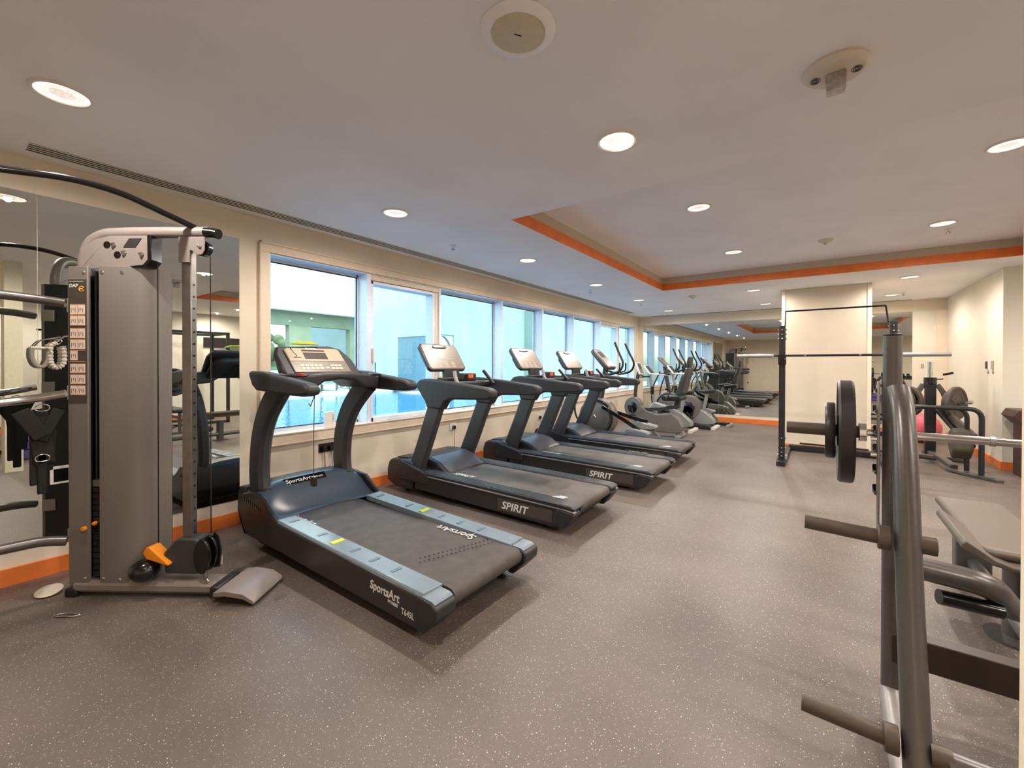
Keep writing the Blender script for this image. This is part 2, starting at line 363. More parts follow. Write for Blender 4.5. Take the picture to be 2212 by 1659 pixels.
# mirrors
def mirror(x0, x1, y0, y1, z0, z1, label, face):
    t = tag(MB().box(x0, x1, y0, y1, z0, z1).build('wall_mirror', mirrm), label, 'mirror', 'wall mirrors')
mirror(.0005, .006, -.55, .4255, .202, 2.363, 'wall mirror pane behind the hanging straps at the far left', 'x')
mirror(.0005, .006, .4275, 1.5535, .202, 2.363, 'wall mirror pane behind the cable machine tower, beside the first window', 'x')
for a, c_, lb in ((.13, 1.938, 'back wall mirror pane touching the window wall corner, behind the bikes'), (1.941, 3.70, 'back wall mirror pane left of the column, above the orange skirting'), (3.703, 5.30, 'back wall mirror pane right of the column, behind the squat stand')):
    mirror(a, c_, YB-.006, YB-.0005, .178, 2.352, lb, 'y')

# ------------------------------------------------------------------ ceiling fittings
def downlight_proto():
    t = thing('ceiling_downlight', '', 'ceiling light', (0, 0, 0))
    MB().lathe([(.092, -.001), (.094, -.008), (.104, -.011), (.112, -.006), (.113, 0), (.092, 0)], 40).build('trim_ring', whitep, t)
    MB().lathe([(.0, -.004), (.03, -.0035), (.091, -.002), (.092, -.0005), (0, -.0005)], 40).build('lens', lampm, t)
    return t
proto = downlight_proto()
ord_ = ['nearest', 'second', 'third', 'fourth', 'fifth', 'sixth']
rows = {1.055: 'in the ceiling row along the windows', 2.98: 'in the middle ceiling row', 4.91: 'in the ceiling row right of the middle', 6.85: 'in the ceiling row over the right side', 8.0: 'in the ceiling row along the far side wall'}
first = True
for x, ys in ((1.055, (.393, 2.31, 4.27, 6.19, 8.107, 10.06)), (2.98, (.39, 2.29, 4.24, 6.16, 8.15, 10.06)), (4.91, (2.29, 4.24, 6.17, 8.19, 10.08)), (6.85, (.39, 2.29, 4.24, 6.17)), (8.0, (.39, 2.29, 4.24, 6.17)), ):
    for i, y in enumerate(ys):
        z = TZ if (TX0 < x < TX1 and TY0 < y < TY1) else H
        o = proto if first else dup(proto); first = False
        o.location = (x, y, z); o['label'] = '%s recessed round downlight %s' % (ord_[i], rows[x]); o['group'] = 'recessed ceiling downlights'
        l = bpy.data.lights.new('lamp', 'SPOT'); l.energy = LAMP; l.spot_size = R(176); l.spot_blend = .55; l.shadow_soft_size = .022; l.color = (1, .90, .82)
        lo = bpy.data.objects.new('lamp', l); C.objects.link(lo); lo.location = (x, y, z-.014)
        if x == 2.98 and i == 1:   # bare bulb peeping out of its tilted can
            MB().ball((.0, .06, -.014), .03, (1.1, .5, .35)).build('bulb', hot, o)
s = thing('ceiling_speaker', 'round beige speaker cover in the ceiling near the camera', 'speaker', (2.985, 1.322, H))
MB().lathe([(.1, 0), (.142, -.001), (.138, -.006), (.104, -.016), (.100, -.01)], 48).build('bezel', ceilm, s)
MB().lathe([(.0, -.017), (.09, -.016), (.1005, -.012), (.1005, -.002), (0, -.002)], 48).build('grille', spk, s)
MB().box(-.014, .014, -.002, .002, -.0185, -.0165, rzm(R(55))).build('slot', ventd, s)
d = thing('smoke_detector', 'round ceiling smoke detector with a foil-wrapped sensor', 'detector', (3.956, 2.264, H))
MB().lathe([(.0, 0), (.115, 0), (.118, -.012), (.10, -.03), (.04, -.036), (0, -.036)], 40).build('base', crayon, d)
foil = mat('crumpled_foil', (190, 180, 176), .3, metal=.7, noise=.3, nscale=40, bump=1)
MB().prism([(-.034, -.03), (.036, -.034), (.034, .03), (-.03, .034)], -.105, -.034, 'z').build('foil_wrap', foil, d, bevel=.006)
b = MB()
for sx in (-1, 1):
    b = MB()
    for k in range(3): b.tube([(sx*.070+(.008+k*.007)*math.cos(t_)*.8, (.008+k*.007)*math.sin(t_), -.0345) for t_ in [i*PI/8 for i in range(16)]], .0013, 6, closed=True)
    b.build('sound_port', gasket, d)
for x, y, lb in ((3.935, 5.301, 'white ceiling detector inside the orange-edged tray'), (2.014, 8.177, 'small white ceiling detector beyond the orange-edged tray')):
    z = TZ if y < 7 else H; X_ = x if y > 7 else CX+(x-CX)*1.168; Y_ = y if y > 7 else y*1.168
    t = thing('smoke_detector', lb, 'detector', (X_, Y_, z)); MB().lathe([(0, 0), (.075, 0), (.075, -.012), (.05, -.03), (0, -.034)], 24).build('base', crayon, t); MB().lathe([(0, -.034), (.02, -.034), (.018, -.055), (0, -.06)], 16).build('sensor', crayon, t)
for x, y, lb in ((.77, 3.291, 'chrome fire sprinkler nearest in the ceiling by the windows'), (.78, 6.55, 'fire sprinkler in the ceiling by the windows, second along'), (.943, 8.556, 'fire sprinkler in the ceiling above the bikes'), (5.0, 6.45, 'fire sprinkler below the ceiling tray at the right'), (5.03, 9.88, 'fire sprinkler in front of the back wall right of the column')):
    z = TZ if (TX0 < x < TX1 and TY0 < y < TY1) else H
    t = thing('fire_sprinkler', lb, 'sprinkler', (x, y, z), 0, 'ceiling sprinklers')
    MB().lathe([(.0, 0), (.036, 0), (.034, -.005), (.012, -.008), (.010, -.03), (0, -.03)], 20).build('escutcheon', whitep, t)
    MB().lathe([(0, -.03), (.006, -.03), (.006, -.042), (.022, -.043), (.022, -.046), (0, -.046)], 16).build('deflector', steel, t)

# ------------------------------------------------------------------ SportsArt treadmill
def tmirror(y): return y
def sportsart():
    ox, oy = 1.30, 1.80
    T = thing('treadmill', 'nearest treadmill, dark grey with curved posts and foot rails coloured for pale blue window sheen', 'treadmill', (ox, oy, 0), 0)
    P = lambda pts: [(x-ox, z) for x, z in pts]
    for s in (-1, 1):
        y0, y1 = sorted((s*.425, s*.30))
        # side skirt
        MB().prism(P([(.55, .09), (.47, .17), (.45, .30), (.50, .385), (.62, .415), (.80, .40), (.92, .315), (1.02, .272), (2.38, .225), (2.38, .062), (1.0, .09)]), *sorted((s*.425, s*.39)), 'y').build('side_skirt', skirt, T, bevel=.012)
        # foot rail slopes gently inwards
        MB().prism([(s*.418, .012), (s*.41, .024), (s*.285, .020), (s*.285, -.02), (s*.418, -.02)], .0, 1.42, 'x', TX(.98-ox, 0, .262) @ ry(R(1.75))).build('foot_rail', railm, T, bevel=.004)
        for k, x in enumerate((1.08, 1.42, 1.76, 1.94, 2.12)):
            q = MB(); q.box(x-.012-ox, x+.012-ox, s*.375 if s < 0 else s*.315, s*.315 if s < 0 else s*.375, .278-(x-.98)*.0305, .2865-(x-.98)*.0305)
            q.build('rail_marker', mat('marker_grey', (104, 120, 132), .4), T)
        MB().box(1.565-ox, 1.60-ox, min(s*.385, s*.305), max(s*.385, s*.305), .264, .2705).build('lime_marker', mat('lime', (205, 220, 60), .5), T)
        # rear end cap
        MB().prism(P([(2.372, .228), (2.47, .222), (2.505, .200), (2.50, .15), (2.41, .058), (2.372, .058)]), *sorted((s*.432, s*.292)), 'y').build('end_cap', blackp, T, bevel=.01)
        MB().prism(P([(2.35, .231), (2.465, .2265), (2.485, .216), (2.35, .222)]), *sorted((s*.42, s*.30)), 'y').build('cap_plate', railm, T)
        # post, bowed like the photo
        MB().bar([(.585-ox, s*.335, .36), (.565-ox, s*.335, .55), (.60-ox, s*.335, .78), (.70-ox, s*.337, .97), (.86-ox, s*.34, 1.13), (.93-ox, s*.342, 1.185)], .185, .085, 6, (0, 1, 0), .28).build('post', posts, T)
        MB().lathe([(.0, 0), (.115, 0), (.11, .018), (0, .02)], 24, TX(.59-ox, s*.337, .408) @ Matrix.Diagonal((1, .55, 1, 1))).build('post_collar', blackp, T)
        # arm rest
        MB().prism(P([(.62, 1.262), (.655, 1.275), (.82, 1.268), (1.06, 1.24), (1.36, 1.205), (1.415, 1.18), (1.41, 1.135), (1.34, 1.122), (1.05, 1.125), (.74, 1.14), (.68, 1.17)]), *sorted((s*.44, s*.345)), 'y').build('arm', softblk, T, bevel=.02, seg=3)
        # cup holder
        cx, cy = .98-ox, s*.285
        MB().lathe([(.0, 1.17), (.05, 1.172), (.082, 1.20), (.094, 1.245), (.102, 1.252), (.108, 1.247), (.098, 1.225), (.085, 1.17), (.05, 1.15), (0, 1.148)], 32, TX(cx, cy, 0)).build('cup_holder', blackp, T)
    # frame, belt, hood
    MB().box(.95-ox, 2.40-ox, -.39, .39, .09, .175).build('frame', blackm, T, bevel=.01)
    loop = [(2.44+.045*math.sin(a)-ox, .185+.045*math.cos(a)) for a in [i*PI/8 for i in range(9)]]
    MB().prism([(.80-ox, .238)]+loop+[(.80-ox, .14)], -.283, .283, 'y').build('running_belt', beltm, T)
    MB().cyl((2.44-ox, 0, .185), 'y', .030, .60).build('roller', blackp, T)
    def hood(u, v_):
        y = (v_-.5)*2; a = abs(y)
        x = .43+(.41+.13*a**2.5)*u; k = max(0, (u-.42)/.58); k = k*k*(3-2*k)
        z = (.455-.015*a**2-.03*max(0, 1-u*8))*(1-k)+(.240+.035*a**6)*k-.06*a**10*(1-k)
        return (x-ox, y*.415, z)
    MB().grid(hood, 28, 28).build('motor_hood', hoodm, T, ang=60)
    MB().prism(P([(.55, .10), (.44, .17), (.40, .24), (.41, .36), (.44, .425), (.52, .43), (.52, .10)]), -.42, .42, 'y').build('front_shell', blackp, T, bevel=.02)
    MB().box(.57-ox, .95-ox, -.36, .36, .02, .20).build('incline_base', blackm, T, bevel=.02)
    q = MB()
    for k in range(9): q.box(.53+k*.03-ox, .542+k*.03-ox, -.4285, -.424, .335-k*.004, .36-k*.004)
    q.build('vent_louvre', gloss, T)
    # console
    cw = .25; tl = math.atan2(.20, .20)
    n_ = Vector((math.sin(R(46)), 0, math.cos(R(46))))     # panel normal tilts to the runner
    up_ = Vector((-math.cos(R(46)), 0, math.sin(R(46))))
    o_ = Vector((.80-ox, 0.035, 1.262))
    Mx = frame(o_, (0, 1, 0), up_)                           # x across, y up the panel
    def pan(name, x0, x1, y0, y1, z0, z1, m_, bev=.0): return MB().box(x0, x1, y0, y1, z0, z1, Mx).build(name, m_, con, bevel=bev)
    con = MB().prism([(-.30, -.03), (-.305, .20), (-.27, .285), (.16, .31), (.255, .275), (.31, .16), (.33, -.03)], -.055, -.006, 'z', Mx).build('console', softblk, T, bevel=.018, seg=3)
    MB().prism([(-.29, .0), (-.27, .2), (-.2, .25), (.17, .25), (.25, .17), (.29, .0)], -.125, -.055, 'z', Mx).build('console_back', blackp, con, bevel=.03, seg=3)
    q = MB()
    for k in range(8): q.box(-.18+.01*k, .18-.01*k, .03+k*.022, .04+k*.022, -.131, -.12, Mx)
    q.build('back_louvre', gloss, con)
    MB().prism([(-.225, .0), (-.235, .235), (-.205, .255), (.195, .262), (.222, .245), (.235, .0)], -.008, .004, 'z', Mx).build('bezel', bezel2, con, bevel=.004)
    MB().prism([(-.222, .115), (-.228, .232), (-.20, .25), (.19, .257), (.215, .24), (.22, .115)], .004, .006, 'z', Mx).build('upper_panel', bezel, con)
    pan('display', -.10, .085, .135, .235, .0062, .008, lcd)
    pan('display_strip', -.10, .085, .205, .214, .0082, .009, mat('lcd_light', (190, 176, 148), .3))
    q = MB()
    for r_ in range(2):
        for c_ in range(5): q.box(-.165+c_*.036, -.135+c_*.036, .028+r_*.03, .05+r_*.03, .0045, .0065, Mx)
    for c_ in range(3):
        for r_ in range(2): q.box(.075+c_*.034, .103+c_*.034, .028+r_*.03, .046+r_*.03, .0045, .0065, Mx)
    q.box(.025, .06, .036, .05, .0045, .006, Mx).box(-.20, -.165, .095, .101, .0045, .006, Mx)
    q.build('button', keys, con)
    text('brand_print', 'SportsArt', .022, whitet, con, Mx @ TX(-.06, .247, .0062), .0004)
    q = MB()   # stretching figure drawn on the panel
    q.tube([(-.175, .235, .007), (-.168, .20, .007), (-.155, .17, .007), (-.185, .15, .007), (-.13, .152, .007)], .0028, 6); q.ball((-.178, .242, .007), .006)
    q.bm.transform(Mx); q.build('figure_print', darkl, con)
    MB().prism([(-.12, -.02), (-.06, .006), (.06, .008), (.12, -.02)], .0, .02, 'z', frame((.595-ox, -.02, 1.495), (0, 1, 0), (-.2, 0, 1))).build('yellow_tag', yellow, T, bevel=.004)
    # tray bridge between the arms with an arch below
    arch = [(-.335, 1.135), (-.335, 1.235), (-.30, 1.25), (-.12, 1.262), (.12, 1.262), (.30, 1.25), (.335, 1.235), (.335, 1.14), (.2, 1.148), (.12, 1.20), (0, 1.215), (-.12, 1.20), (-.2, 1.148)]
    MB().prism(arch, .72-ox, 1.08-ox, 'x').build('bridge', blackp, T, bevel=.02, seg=3)
    MB().box(1.02-ox, 1.085-ox, -.30, -.27, 1.245, 1.262).build('stop_switch', redp, T, bevel=.004)
    # safety cord with clip
    q = MB(); q.tube([(1.36-ox, -.36, 1.13), (1.345-ox, -.358, .90), (1.345-ox, -.358, .62)], .0022, 6); q.tube([(1.36-ox, -.36, 1.13), (1.33-ox, -.37, 1.06), (1.30-ox, -.365, 1.075)], .003, 6)
    cdo = q.build('safety_cord', mat('cord_brown', (70, 34, 28), .5), T)
    MB().box(1.325-ox, 1.365-ox, -.37, -.345, .56, .62).build('cord_clip', gloss, cdo, bevel=.004)
    # prints
    text('brand_lettering', 'SportsArt', .064, whitet, T, frame((2.01-ox, -.4262, .158), (1, 0, -.035), (0, 0, 1)), .0006, .1, .0012, .90)
    text('brand_lettering', 'FITNESS', .022, whitet, T, frame((2.155-ox, -.4262, .128), (1, 0, -.035), (0, 0, 1)), .0006, 0, .0003, 1.0)
    text('model_lettering', 'T645L', .044, whitet, T, frame((2.258-ox, -.4262, .106), (1, 0, -.03), (0, 0, 1)), .0006, 0, .0002, .80)
    text('belt_print', 'SportsArt', .075, whitet, T, frame((.85-ox, -.255, .2385), (1, 0, 0), (0, 1, 0)), .0004, .1, 0, .95)
    text('belt_print', 'SportsArt', .085, whitet, T, frame((2.16-ox, .26, .2385), (-1, 0, 0), (0, -1, 0)), .0004, .1, 0, .95)
    for dx, dy in ((0, 0), (-.045, .01)):
        q = MB()
        for k in range(18):
            x = 2.13+k*.009+dx; y = -.20+k*.026+dy; q.box(x-ox, x+.013-ox, y, y+.007, .238, .2388)
        q.build('belt_dots', gloss, T)
    Ml = frame((.648-ox, 0, .430), (0, 1, 0), (-.765, 0, .644))
    MB().box(-.20, .13, -.030, .030, -.004, .006, Ml).build('label', gloss, T, bevel=.002)
    text('label_print', 'SportsArt', .048, whitet, T, Ml @ TX(-.19, -.016, .0066), .0005, .1, .0005)
    text('label_print', 'FITNESS', .022, whitet, T, Ml @ TX(.028, -.014, .0066), .0005, 0, 0)
    for x, y in ((2.30, -.33), (2.30, .33)): MB().lathe([(0, 0), (.03, 0), (.034, .01), (.012, .02), (.010, .07), (0, .07)], 16, TX(x-ox, y, 0)).build('levelling_foot', blackp, T)
    for y in (-.3, .3): MB().cyl((.62-ox, y, .035), 'y', .035, .04).build('wheel', blackp, T)
    return T
sportsart()

# ------------------------------------------------------------------ Spirit treadmills
def spirit():
    ox, oy = 1.30, 3.34
    T = thing('treadmill', '', 'treadmill', (ox, oy, 0), 0, 'matching black treadmills')
    P = lambda pts: [(x-ox, z) for x, z in pts]
    for s in (-1, 1):
        MB().prism(P([(.60, .075), (.60, .225), (2.20, .205), (2.36, .195), (2.385, .165), (2.30, .055), (2.2, .045)]), *sorted((s*.425, s*.385)), 'y').build('side_skirt', skirt, T, bevel=.008)
        MB().prism(P([(.58, .222), (.58, .233), (2.3, .212), (2.39, .20), (2.398, .188), (2.3, .198)]), *sorted((s*.432, s*.39)), 'y').build('edge_strip', silver, T, bevel=.002)
        rail = MB().prism(P([(.66, .236), (.66, .262), (2.22, .243), (2.36, .238), (2.405, .218), (2.385, .195), (2.2, .20)]), *sorted((s*.432, s*.285)), 'y').build('foot_rail', blackp, T, bevel=.01)
        q = MB()
        for k in range(5): q.prism(P([(.70, .258), (.70, .2665), (2.10, .2485), (2.10, .242)]), s*(.41-k*.026)-.0045, s*(.41-k*.026)+.0045, 'y')
        q.build('grip_rib', mat('rib_plastic', (86, 92, 98), .3), rail)
        MB().prism(P([(2.20, .05), (2.24, .20), (2.37, .19), (2.395, .165), (2.31, .055)]), *sorted((s*.4325, s*.30)), 'y').build('end_cap', blackp, T, bevel=.012)
        # straight raked post, wide side facing out
        MB().bar([(.56-ox, s*.365, .24), (.70-ox, s*.368, .55), (.86-ox, s*.372, .93)], .185, .075, 0, (0, 1, 0), .25, ).build('post', posts, T, bevel=.004)
        MB().prism(P([(.36, .14), (.33, .30), (.40, .345), (.72, .27), (.80, .235), (.80, .14)]), *sorted((s*.438, s*.29)), 'y').build('post_foot', blackp, T, bevel=.015)
        MB().prism(P([(.66, 1.175), (.74, 1.185), (1.10, 1.158), (1.53, 1.116), (1.585, 1.09), (1.585, 1.035), (1.54, 1.012), (1.08, .995), (1.01, .965), (.96, .89), (.765, .90), (.74, .96), (.66, 1.05), (.60, 1.12)]), *sorted((s*.425, s*.325)), 'y').build('arm', softblk, T, bevel=.018, seg=3)
        MB().bar([(1.06-ox, s*.27, 1.12), (1.02-ox if s < 0 else 1.0-ox, s*.27, 1.18), (1.0-ox if s < 0 else .92-ox, s*.27, 1.26)], .03, .03, 4, (0, 1, 0)).build('sensor_grip', (silver if s < 0 else blackp), T)
    MB().box(.60-ox, 2.30-ox, -.385, .385, .08, .17).build('frame', blackm, T, bevel=.01)
    loop = [(2.34+.042*math.sin(a)-ox, .190+.042*math.cos(a)) for a in [i*PI/8 for i in range(9)]]
    belt = MB().prism([(.80-ox, .244)]+loop+[(.80-ox, .15)], -.283, .283, 'y').build('running_belt', sbeltm, T)
    MB().prism(P([(.30, .05), (.17, .10), (.165, .22), (.20, .315), (.26, .34), (.48, .35), (.56, .33), (.56, .05)]), -.43, .43, 'y').build('front_cover', skirt, T, bevel=.025, seg=3)
    MB().prism(P([(.27, .335), (.27, .352), (.44, .362), (.46, .345)]), -.37, -.20, 'y').build('cover_lid', blackp, T, bevel=.005)
    MB().prism(P([(.50, .16), (.44, .34), (.50, .372), (.66, .37), (.80, .33), (.94, .25), (.94, .16)]), -.30, .30, 'y').build('motor_hood', blackp, T, bevel=.02, seg=3)
    MB().prism(P([(.66, .373), (.80, .334), (.93, .258), (.925, .251), (.79, .325), (.655, .366)]), -.26, .26, 'y').build('hood_panel', mat('grey_panel', (92, 92, 96), .35), T)
    MB().box(.66-ox, .98-ox, -.33, .33, 1.09, 1.155).build('crossbar', blackp, T, bevel=.02)
    MB().box(.74-ox, .80-ox, -.26, .26, 1.155, 1.19).build('tray_lip', blackp, T, bevel=.01)
    q = MB().box(.86-ox, .94-ox, -.07, .13, 1.155, 1.235).build('fan_box', blackp, T, bevel=.012)
    MB().box(.939-ox, .945-ox, .00, .075, 1.185, 1.225).build('red_label', mat('amber_label', (236, 96, 50), .5), q)
    q = MB()
    for k in range(4): q.box(.939-ox, .944-ox, -.065+k*.014, -.058+k*.014, 1.165, 1.225)
    q.build('fan_grille', gloss, T)
    # console
    up_ = Vector((-.55, 0, .83)).normalized(); o_ = Vector((.705-ox, -.035, 1.268)); Mx = frame(o_, (0, 1, 0), up_)
    rr = lambda w_, h0, h1, c: [(-w_+c, h0), (w_-c, h0), (w_, h0+c), (w_, h1-c), (w_-c, h1), (-w_+c, h1), (-w_, h1-c), (-w_, h0+c)]
    con = MB().prism(rr(.275, 0, .335, .03), -.045, 0, 'z', Mx).build('console', posts, T, bevel=.012, seg=3)
    MB().prism(rr(.21, .03, .27, .05), -.10, -.045, 'z', Mx).build('console_back', blackp, con, bevel=.02)
    MB().prism(rr(.255, .015, .32, .025), .0, .0035, 'z', Mx).build('console_face', bezel2, con)
    MB().prism(rr(.10, .275, .305, .012), .003, .016, 'z', Mx).build('reading_rail', gloss, con, bevel=.004)
    q = MB()
    for k in range(11): q.box(-.12+k*.024, -.107+k*.024, .135, .143, .0035, .005, Mx)
    for k in range(3):
        for j in range(4): q.box(-.13+k*.10, -.075+k*.10, .035+j*.02, .041+j*.02, .0035, .0048, Mx)
    q.build('button', mat('pale_print', (206, 192, 166), .5), con)
    text('brand_print', 'SPIRIT', .018, whitet, con, Mx @ TX(-.03, .255, .004), .0004)
    MB().tube([(.70-ox, -.0, 1.14), (.69-ox, 0, 1.28)], .05, 10, r2=.12).build('console_neck', blackp, T)
    # lettering
    MB().box(1.66-ox, 2.20-ox, -.4275, -.424, .078, .175).build('side_label', mat('label_brown', (74, 66, 60), .4), T)
    text('brand_lettering', 'SPIRIT', .088, whitet, T, frame((1.70-ox, -.4282, .098), (1, 0, -.01), (0, 0, 1)), .0006, .22, .0015, 1.12)
    text('belt_print', 'SPIRIT', .078, whitet, belt, frame((.96-ox, -.255, .2443), (1, 0, 0), (0, 1, 0)), .0004, .22, .001, 1.2)
    q = MB()
    for k in range(3): q.box(2.13+k*.02-ox, 2.235+k*.004-ox, -.30-k*.0+k*.022-.005, -.292+k*.022, .2445, .2456)
    q.build('belt_mark', whitet, belt)
    for x, y in ((1.98, -.34), (2.05, .34)): MB().lathe([(0, 0), (.026, 0), (.028, .01), (.01, .02), (.010, .08), (0, .08)], 16, TX(x-ox, y, 0)).build('levelling_foot', chrome, T)
    MB().cyl((.35-ox, -.3, .03), 'y', .03, .04).cyl((.35-ox, .3, .03), 'y', .03, .04).build('wheel', blackp, T)
    return T
sp = spirit()
sp['label'] = 'second treadmill from the camera, black with straight raked posts, opposite the second window'
for (x, y, lb) in ((1.43, 4.77, 'third treadmill from the camera, black, in the middle of the matching row'), (1.36, 6.10, 'farthest treadmill, black, next to the large grey elliptical trainer')):
    o = dup(sp); o.location = (x, y, 0); o['label'] = lb
# red safety clips hanging from the arms of the two farther treadmills are cords of their own

# ------------------------------------------------------------------ cable machine
def dap():
    a = Vector((.821, .571, 0)); n_ = Vector((-.571, .821, 0)); ox, oy = .99, .87
    T = thing('cable_machine', 'grey dual cable machine with weight tower and pull-up bar by the left mirror', 'cable machine', (ox, oy, 0))
    M = Matrix((a, n_, Vector((0, 0, 1)))).transposed().to_4x4()      # local: x along the base beam, y towards the wall
    def Bx(name, x0, x1, y0, y1, z0, z1, m_, bev=.004, par=None): return MB().box(x0, x1, y0, y1, z0, z1, M).build(name, m_, par or T, bevel=bev)
    def tw(b): b.bm.transform(M); return b
    Bx('tower_panel', -.655, -.537, -.005, .012, .07, 1.875, dapm, .004)
    Bx('tower_side', -.655, -.61, .012, .165, .07, 1.875, softblk, .002)
    # right-hand cover: angled face with a folded side
    tw(MB().prism([(-.476, -.005), (-.325, -.005), (-.262, .03), (-.215, .10), (-.195, .165), (-.476, .165)], .07, 1.875, 'z')).build('tower_cover', dapm, T, bevel=.003)
    tw(MB().box(-.655, -.20, .165, .172, .07, 1.875)).build('tower_back', softblk, T)
    tw(MB().box(-.61, -.476, .13, .165, .07, 1.86)).build('tower_recess', ventd, T)
    st = None
    q = tw(MB().tube([(-.524, .03, .1), (-.524, .03, 1.85)], .008, 10).tube([(-.489, .03, .1), (-.489, .03, 1.85)], .008, 10)); q.build('guide_rod', gloss, T)
    for k in range(15):
        tw(MB().box(-.534, -.479, .012, .09, .11+k*.034, .140+k*.034)).build('weight_plate', gloss, T, bevel=.002)
    tw(MB().box(-.534, -.479, .012, .09, .62, .66)).build('weight_carriage', steel, T, bevel=.003)
    tw(MB().cyl((-.556, -.014, .39), 'y', .012, .02)).build('selector_pin', orangep, T, bevel=.003)
    tw(MB().cyl((-.512, .004, .415), 'y', .010, .02)).build('selector_knob', orangep, T, bevel=.003)
    for x, z in ((-.56, .105), (-.455, .105), (-.56, 1.84), (-.455, 1.84), (-.34, 1.84), (-.36, .10)):
        tw(MB().ball((x, -.006, z), .010, (1, .5, 1), 12)).build('bolt', chrome, T)
    # exercise card on the left panel
    lab = tw(MB().box(-.648, -.545, -.0075, -.0055, 1.10, 1.80)); lab = lab.build('instruction_label', darkl, T)
    Ml = M @ frame((0, -.0085, 0), (1, 0, 0), (0, 0, 1))
    q = MB(); q2 = MB()
    for r_ in range(8):
        z = 1.655-r_*.062 - (.012 if r_ > 4 else 0)-(.01 if r_ > 1 else 0)
        for c_ in range(2):
            if r_ == 4 and c_ == 1: continue
            q.box(-.636+c_*.044, -.594+c_*.044, z-.054, z, 0, .001, Ml)
            for j in range(3): q2.box(-.630+c_*.044+j*.011, -.627+c_*.044+j*.011, z-.042+(j % 2)*.01, z-.018, .001, .0013, Ml)
    q.build('exercise_card', paper, lab); q2.build('figure_print', darkl, lab)
    q = MB()
    for r_ in range(9): z = 1.658-r_*.0625-(.01 if r_ > 1 else 0); q.box(-.637, -.549, z-.002, z+.001, .0012, .0016, Ml)
    q.build('card_line', orangel, lab)
    text('label_print', 'DAP', .026, whitet, lab, Ml @ TX(-.640, 1.755, .001), .0004, 0, .0006)
    text('label_print', 'DUAL ADJUSTABLE PULLEY', .0068, whitet, lab, Ml @ TX(-.640, 1.785, .001), .0003)
    tw(MB().tube([(-.570+.014*math.cos(t_), -.008, 1.745+.014*math.sin(t_)) for t_ in [.5+i*PI/10 for i in range(18)]], .003, 6).tube([(-.576, -.008, 1.745), (-.564, -.008, 1.745)], .005, 6)).build('round_logo', mat('amber_print', (236, 170, 60), .5), lab)
    # top tube: elliptic tube bending from the tower to the tip
    top = [(-.61, .05, 1.83), (-.61, .05, 1.93), (-.575, .05, 2.02), (-.50, .05, 2.065), (-.40, .05, 2.075), (-.2, .05, 2.078), (0, .05, 2.078), (.11, .05, 2.078)]
    tw(MB().tube(top, .032, 16, sub=5, r2=.028)).build('top_tube', dapl, T)
    tw(MB().tube([(.10, .05, 2.078), (.15, .05, 2.074), (.172, .05, 2.068)], .034, 16, r2=.029)).build('end_plug', gloss, T)
    # gusset plate with cut-outs
    plate = tw(MB().prism([(-.60, 1.86), (-.585, 1.97), (-.52, 2.03), (-.43, 2.052), (-.205, 2.052), (-.205, 1.915), (-.235, 1.885), (-.60, 1.862)], .015, .022, 'y')).build('gusset_plate', dapl, T, bevel=.002)
    tw(MB().prism([(-.21, 2.055), (-.185, 2.055), (-.185, 1.91), (-.215, 1.875), (-.33, 1.868), (-.33, 1.878), (-.235, 1.885), (-.208, 1.915)], .008, .085, 'y')).build('pulley_guard', gloss, T, bevel=.004)
    for x, z in ((-.445, 2.0), (-.385, 1.943)): tw(MB().cyl((x, .0145, z), 'y', .020, .003)).build('plate_hole', gloss, plate)
    tw(MB().prism([(-.35, 1.985), (-.315, 2.035), (-.245, 2.035), (-.28, 1.985)], .012, .015, 'y')).build('plate_window', mirrm if False else ventd, plate)
    for x, z in ((-.405, 2.0), (-.345, 1.955), (-.245, 1.945)):
        tw(MB().lathe([(0, .012), (.006, .012), (.014, 0), (.012, -.004), (0, -.004)], 12, frame((x, .010, z), (1, 0, 0), (0, 0, 1)))).build('bolt', chrome, plate)
    # adjustment column, hollow square with holes, and its pulley
    tw(MB().box(-.027, .027, .03, .075, .20, 1.985)).build('column', steel, T, bevel=.004)
    q = MB()
    for k in range(22): q.cyl((.0285, .052, .35+k*.068), 'x', .006, .003, 10)
    tw(q).build('column_hole', gloss, T)
    tw(MB().prism([(-.035, 1.90), (-.035, 2.045), (.115, 2.045), (.115, 1.97), (.10, 1.945), (.07, 1.942), (.045, 1.965), (.03, 1.97), (.03, 1.90)], .018, .024, 'y')).build('pulley_plate', dapl, T, bevel=.002)
    tw(MB().cyl((.085, .052, 1.985), 'y', .045, .04, 28)).build('top_pulley', gloss, T, bevel=.006)
    tw(MB().ball((.085, .014, 1.99), .010, (1, .7, 1), 10)).build('bolt', chrome, T)
    q = MB(); q.tube([(-.178, .045, 1.9), (-.178, .045, .14)], .003, 6); q.tube([(.118, .06, 1.97), (.118, .06, .34)], .003, 6); tw(q).build('cable', gloss, T)
    # carriage and swivel pulley at the foot of the column
    car = tw(MB().prism([(-.105, .13), (-.115, .25), (-.04, .33), (.075, .33), (.09, .26), (.085, .13)], .0, .11, 'y')).build('carriage', posts, T, bevel=.01)
    for y in (-.004, .05): tw(MB().lathe([(0, -.010), (.080, -.010), (.083, -.004), (.074, 0), (.083, .004), (.080, .010), (0, .010)], 32, frame((.115, y, .235), (1, 0, 0), (0, 0, 1)) @ Matrix.Diagonal((.55, 1.2, 1, 1)))).build('pulley_wheel', gloss, car)
    tw(MB().prism([(.10, .13), (.10, .30), (.125, .345), (.15, .32), (.165, .24), (.155, .14)], .078, .086, 'y')).build('pulley_bracket', blackm, car, bevel=.003)
    tw(MB().box(.135, .165, .0865, .088, .15, .20)).build('warning_label', paper, car)
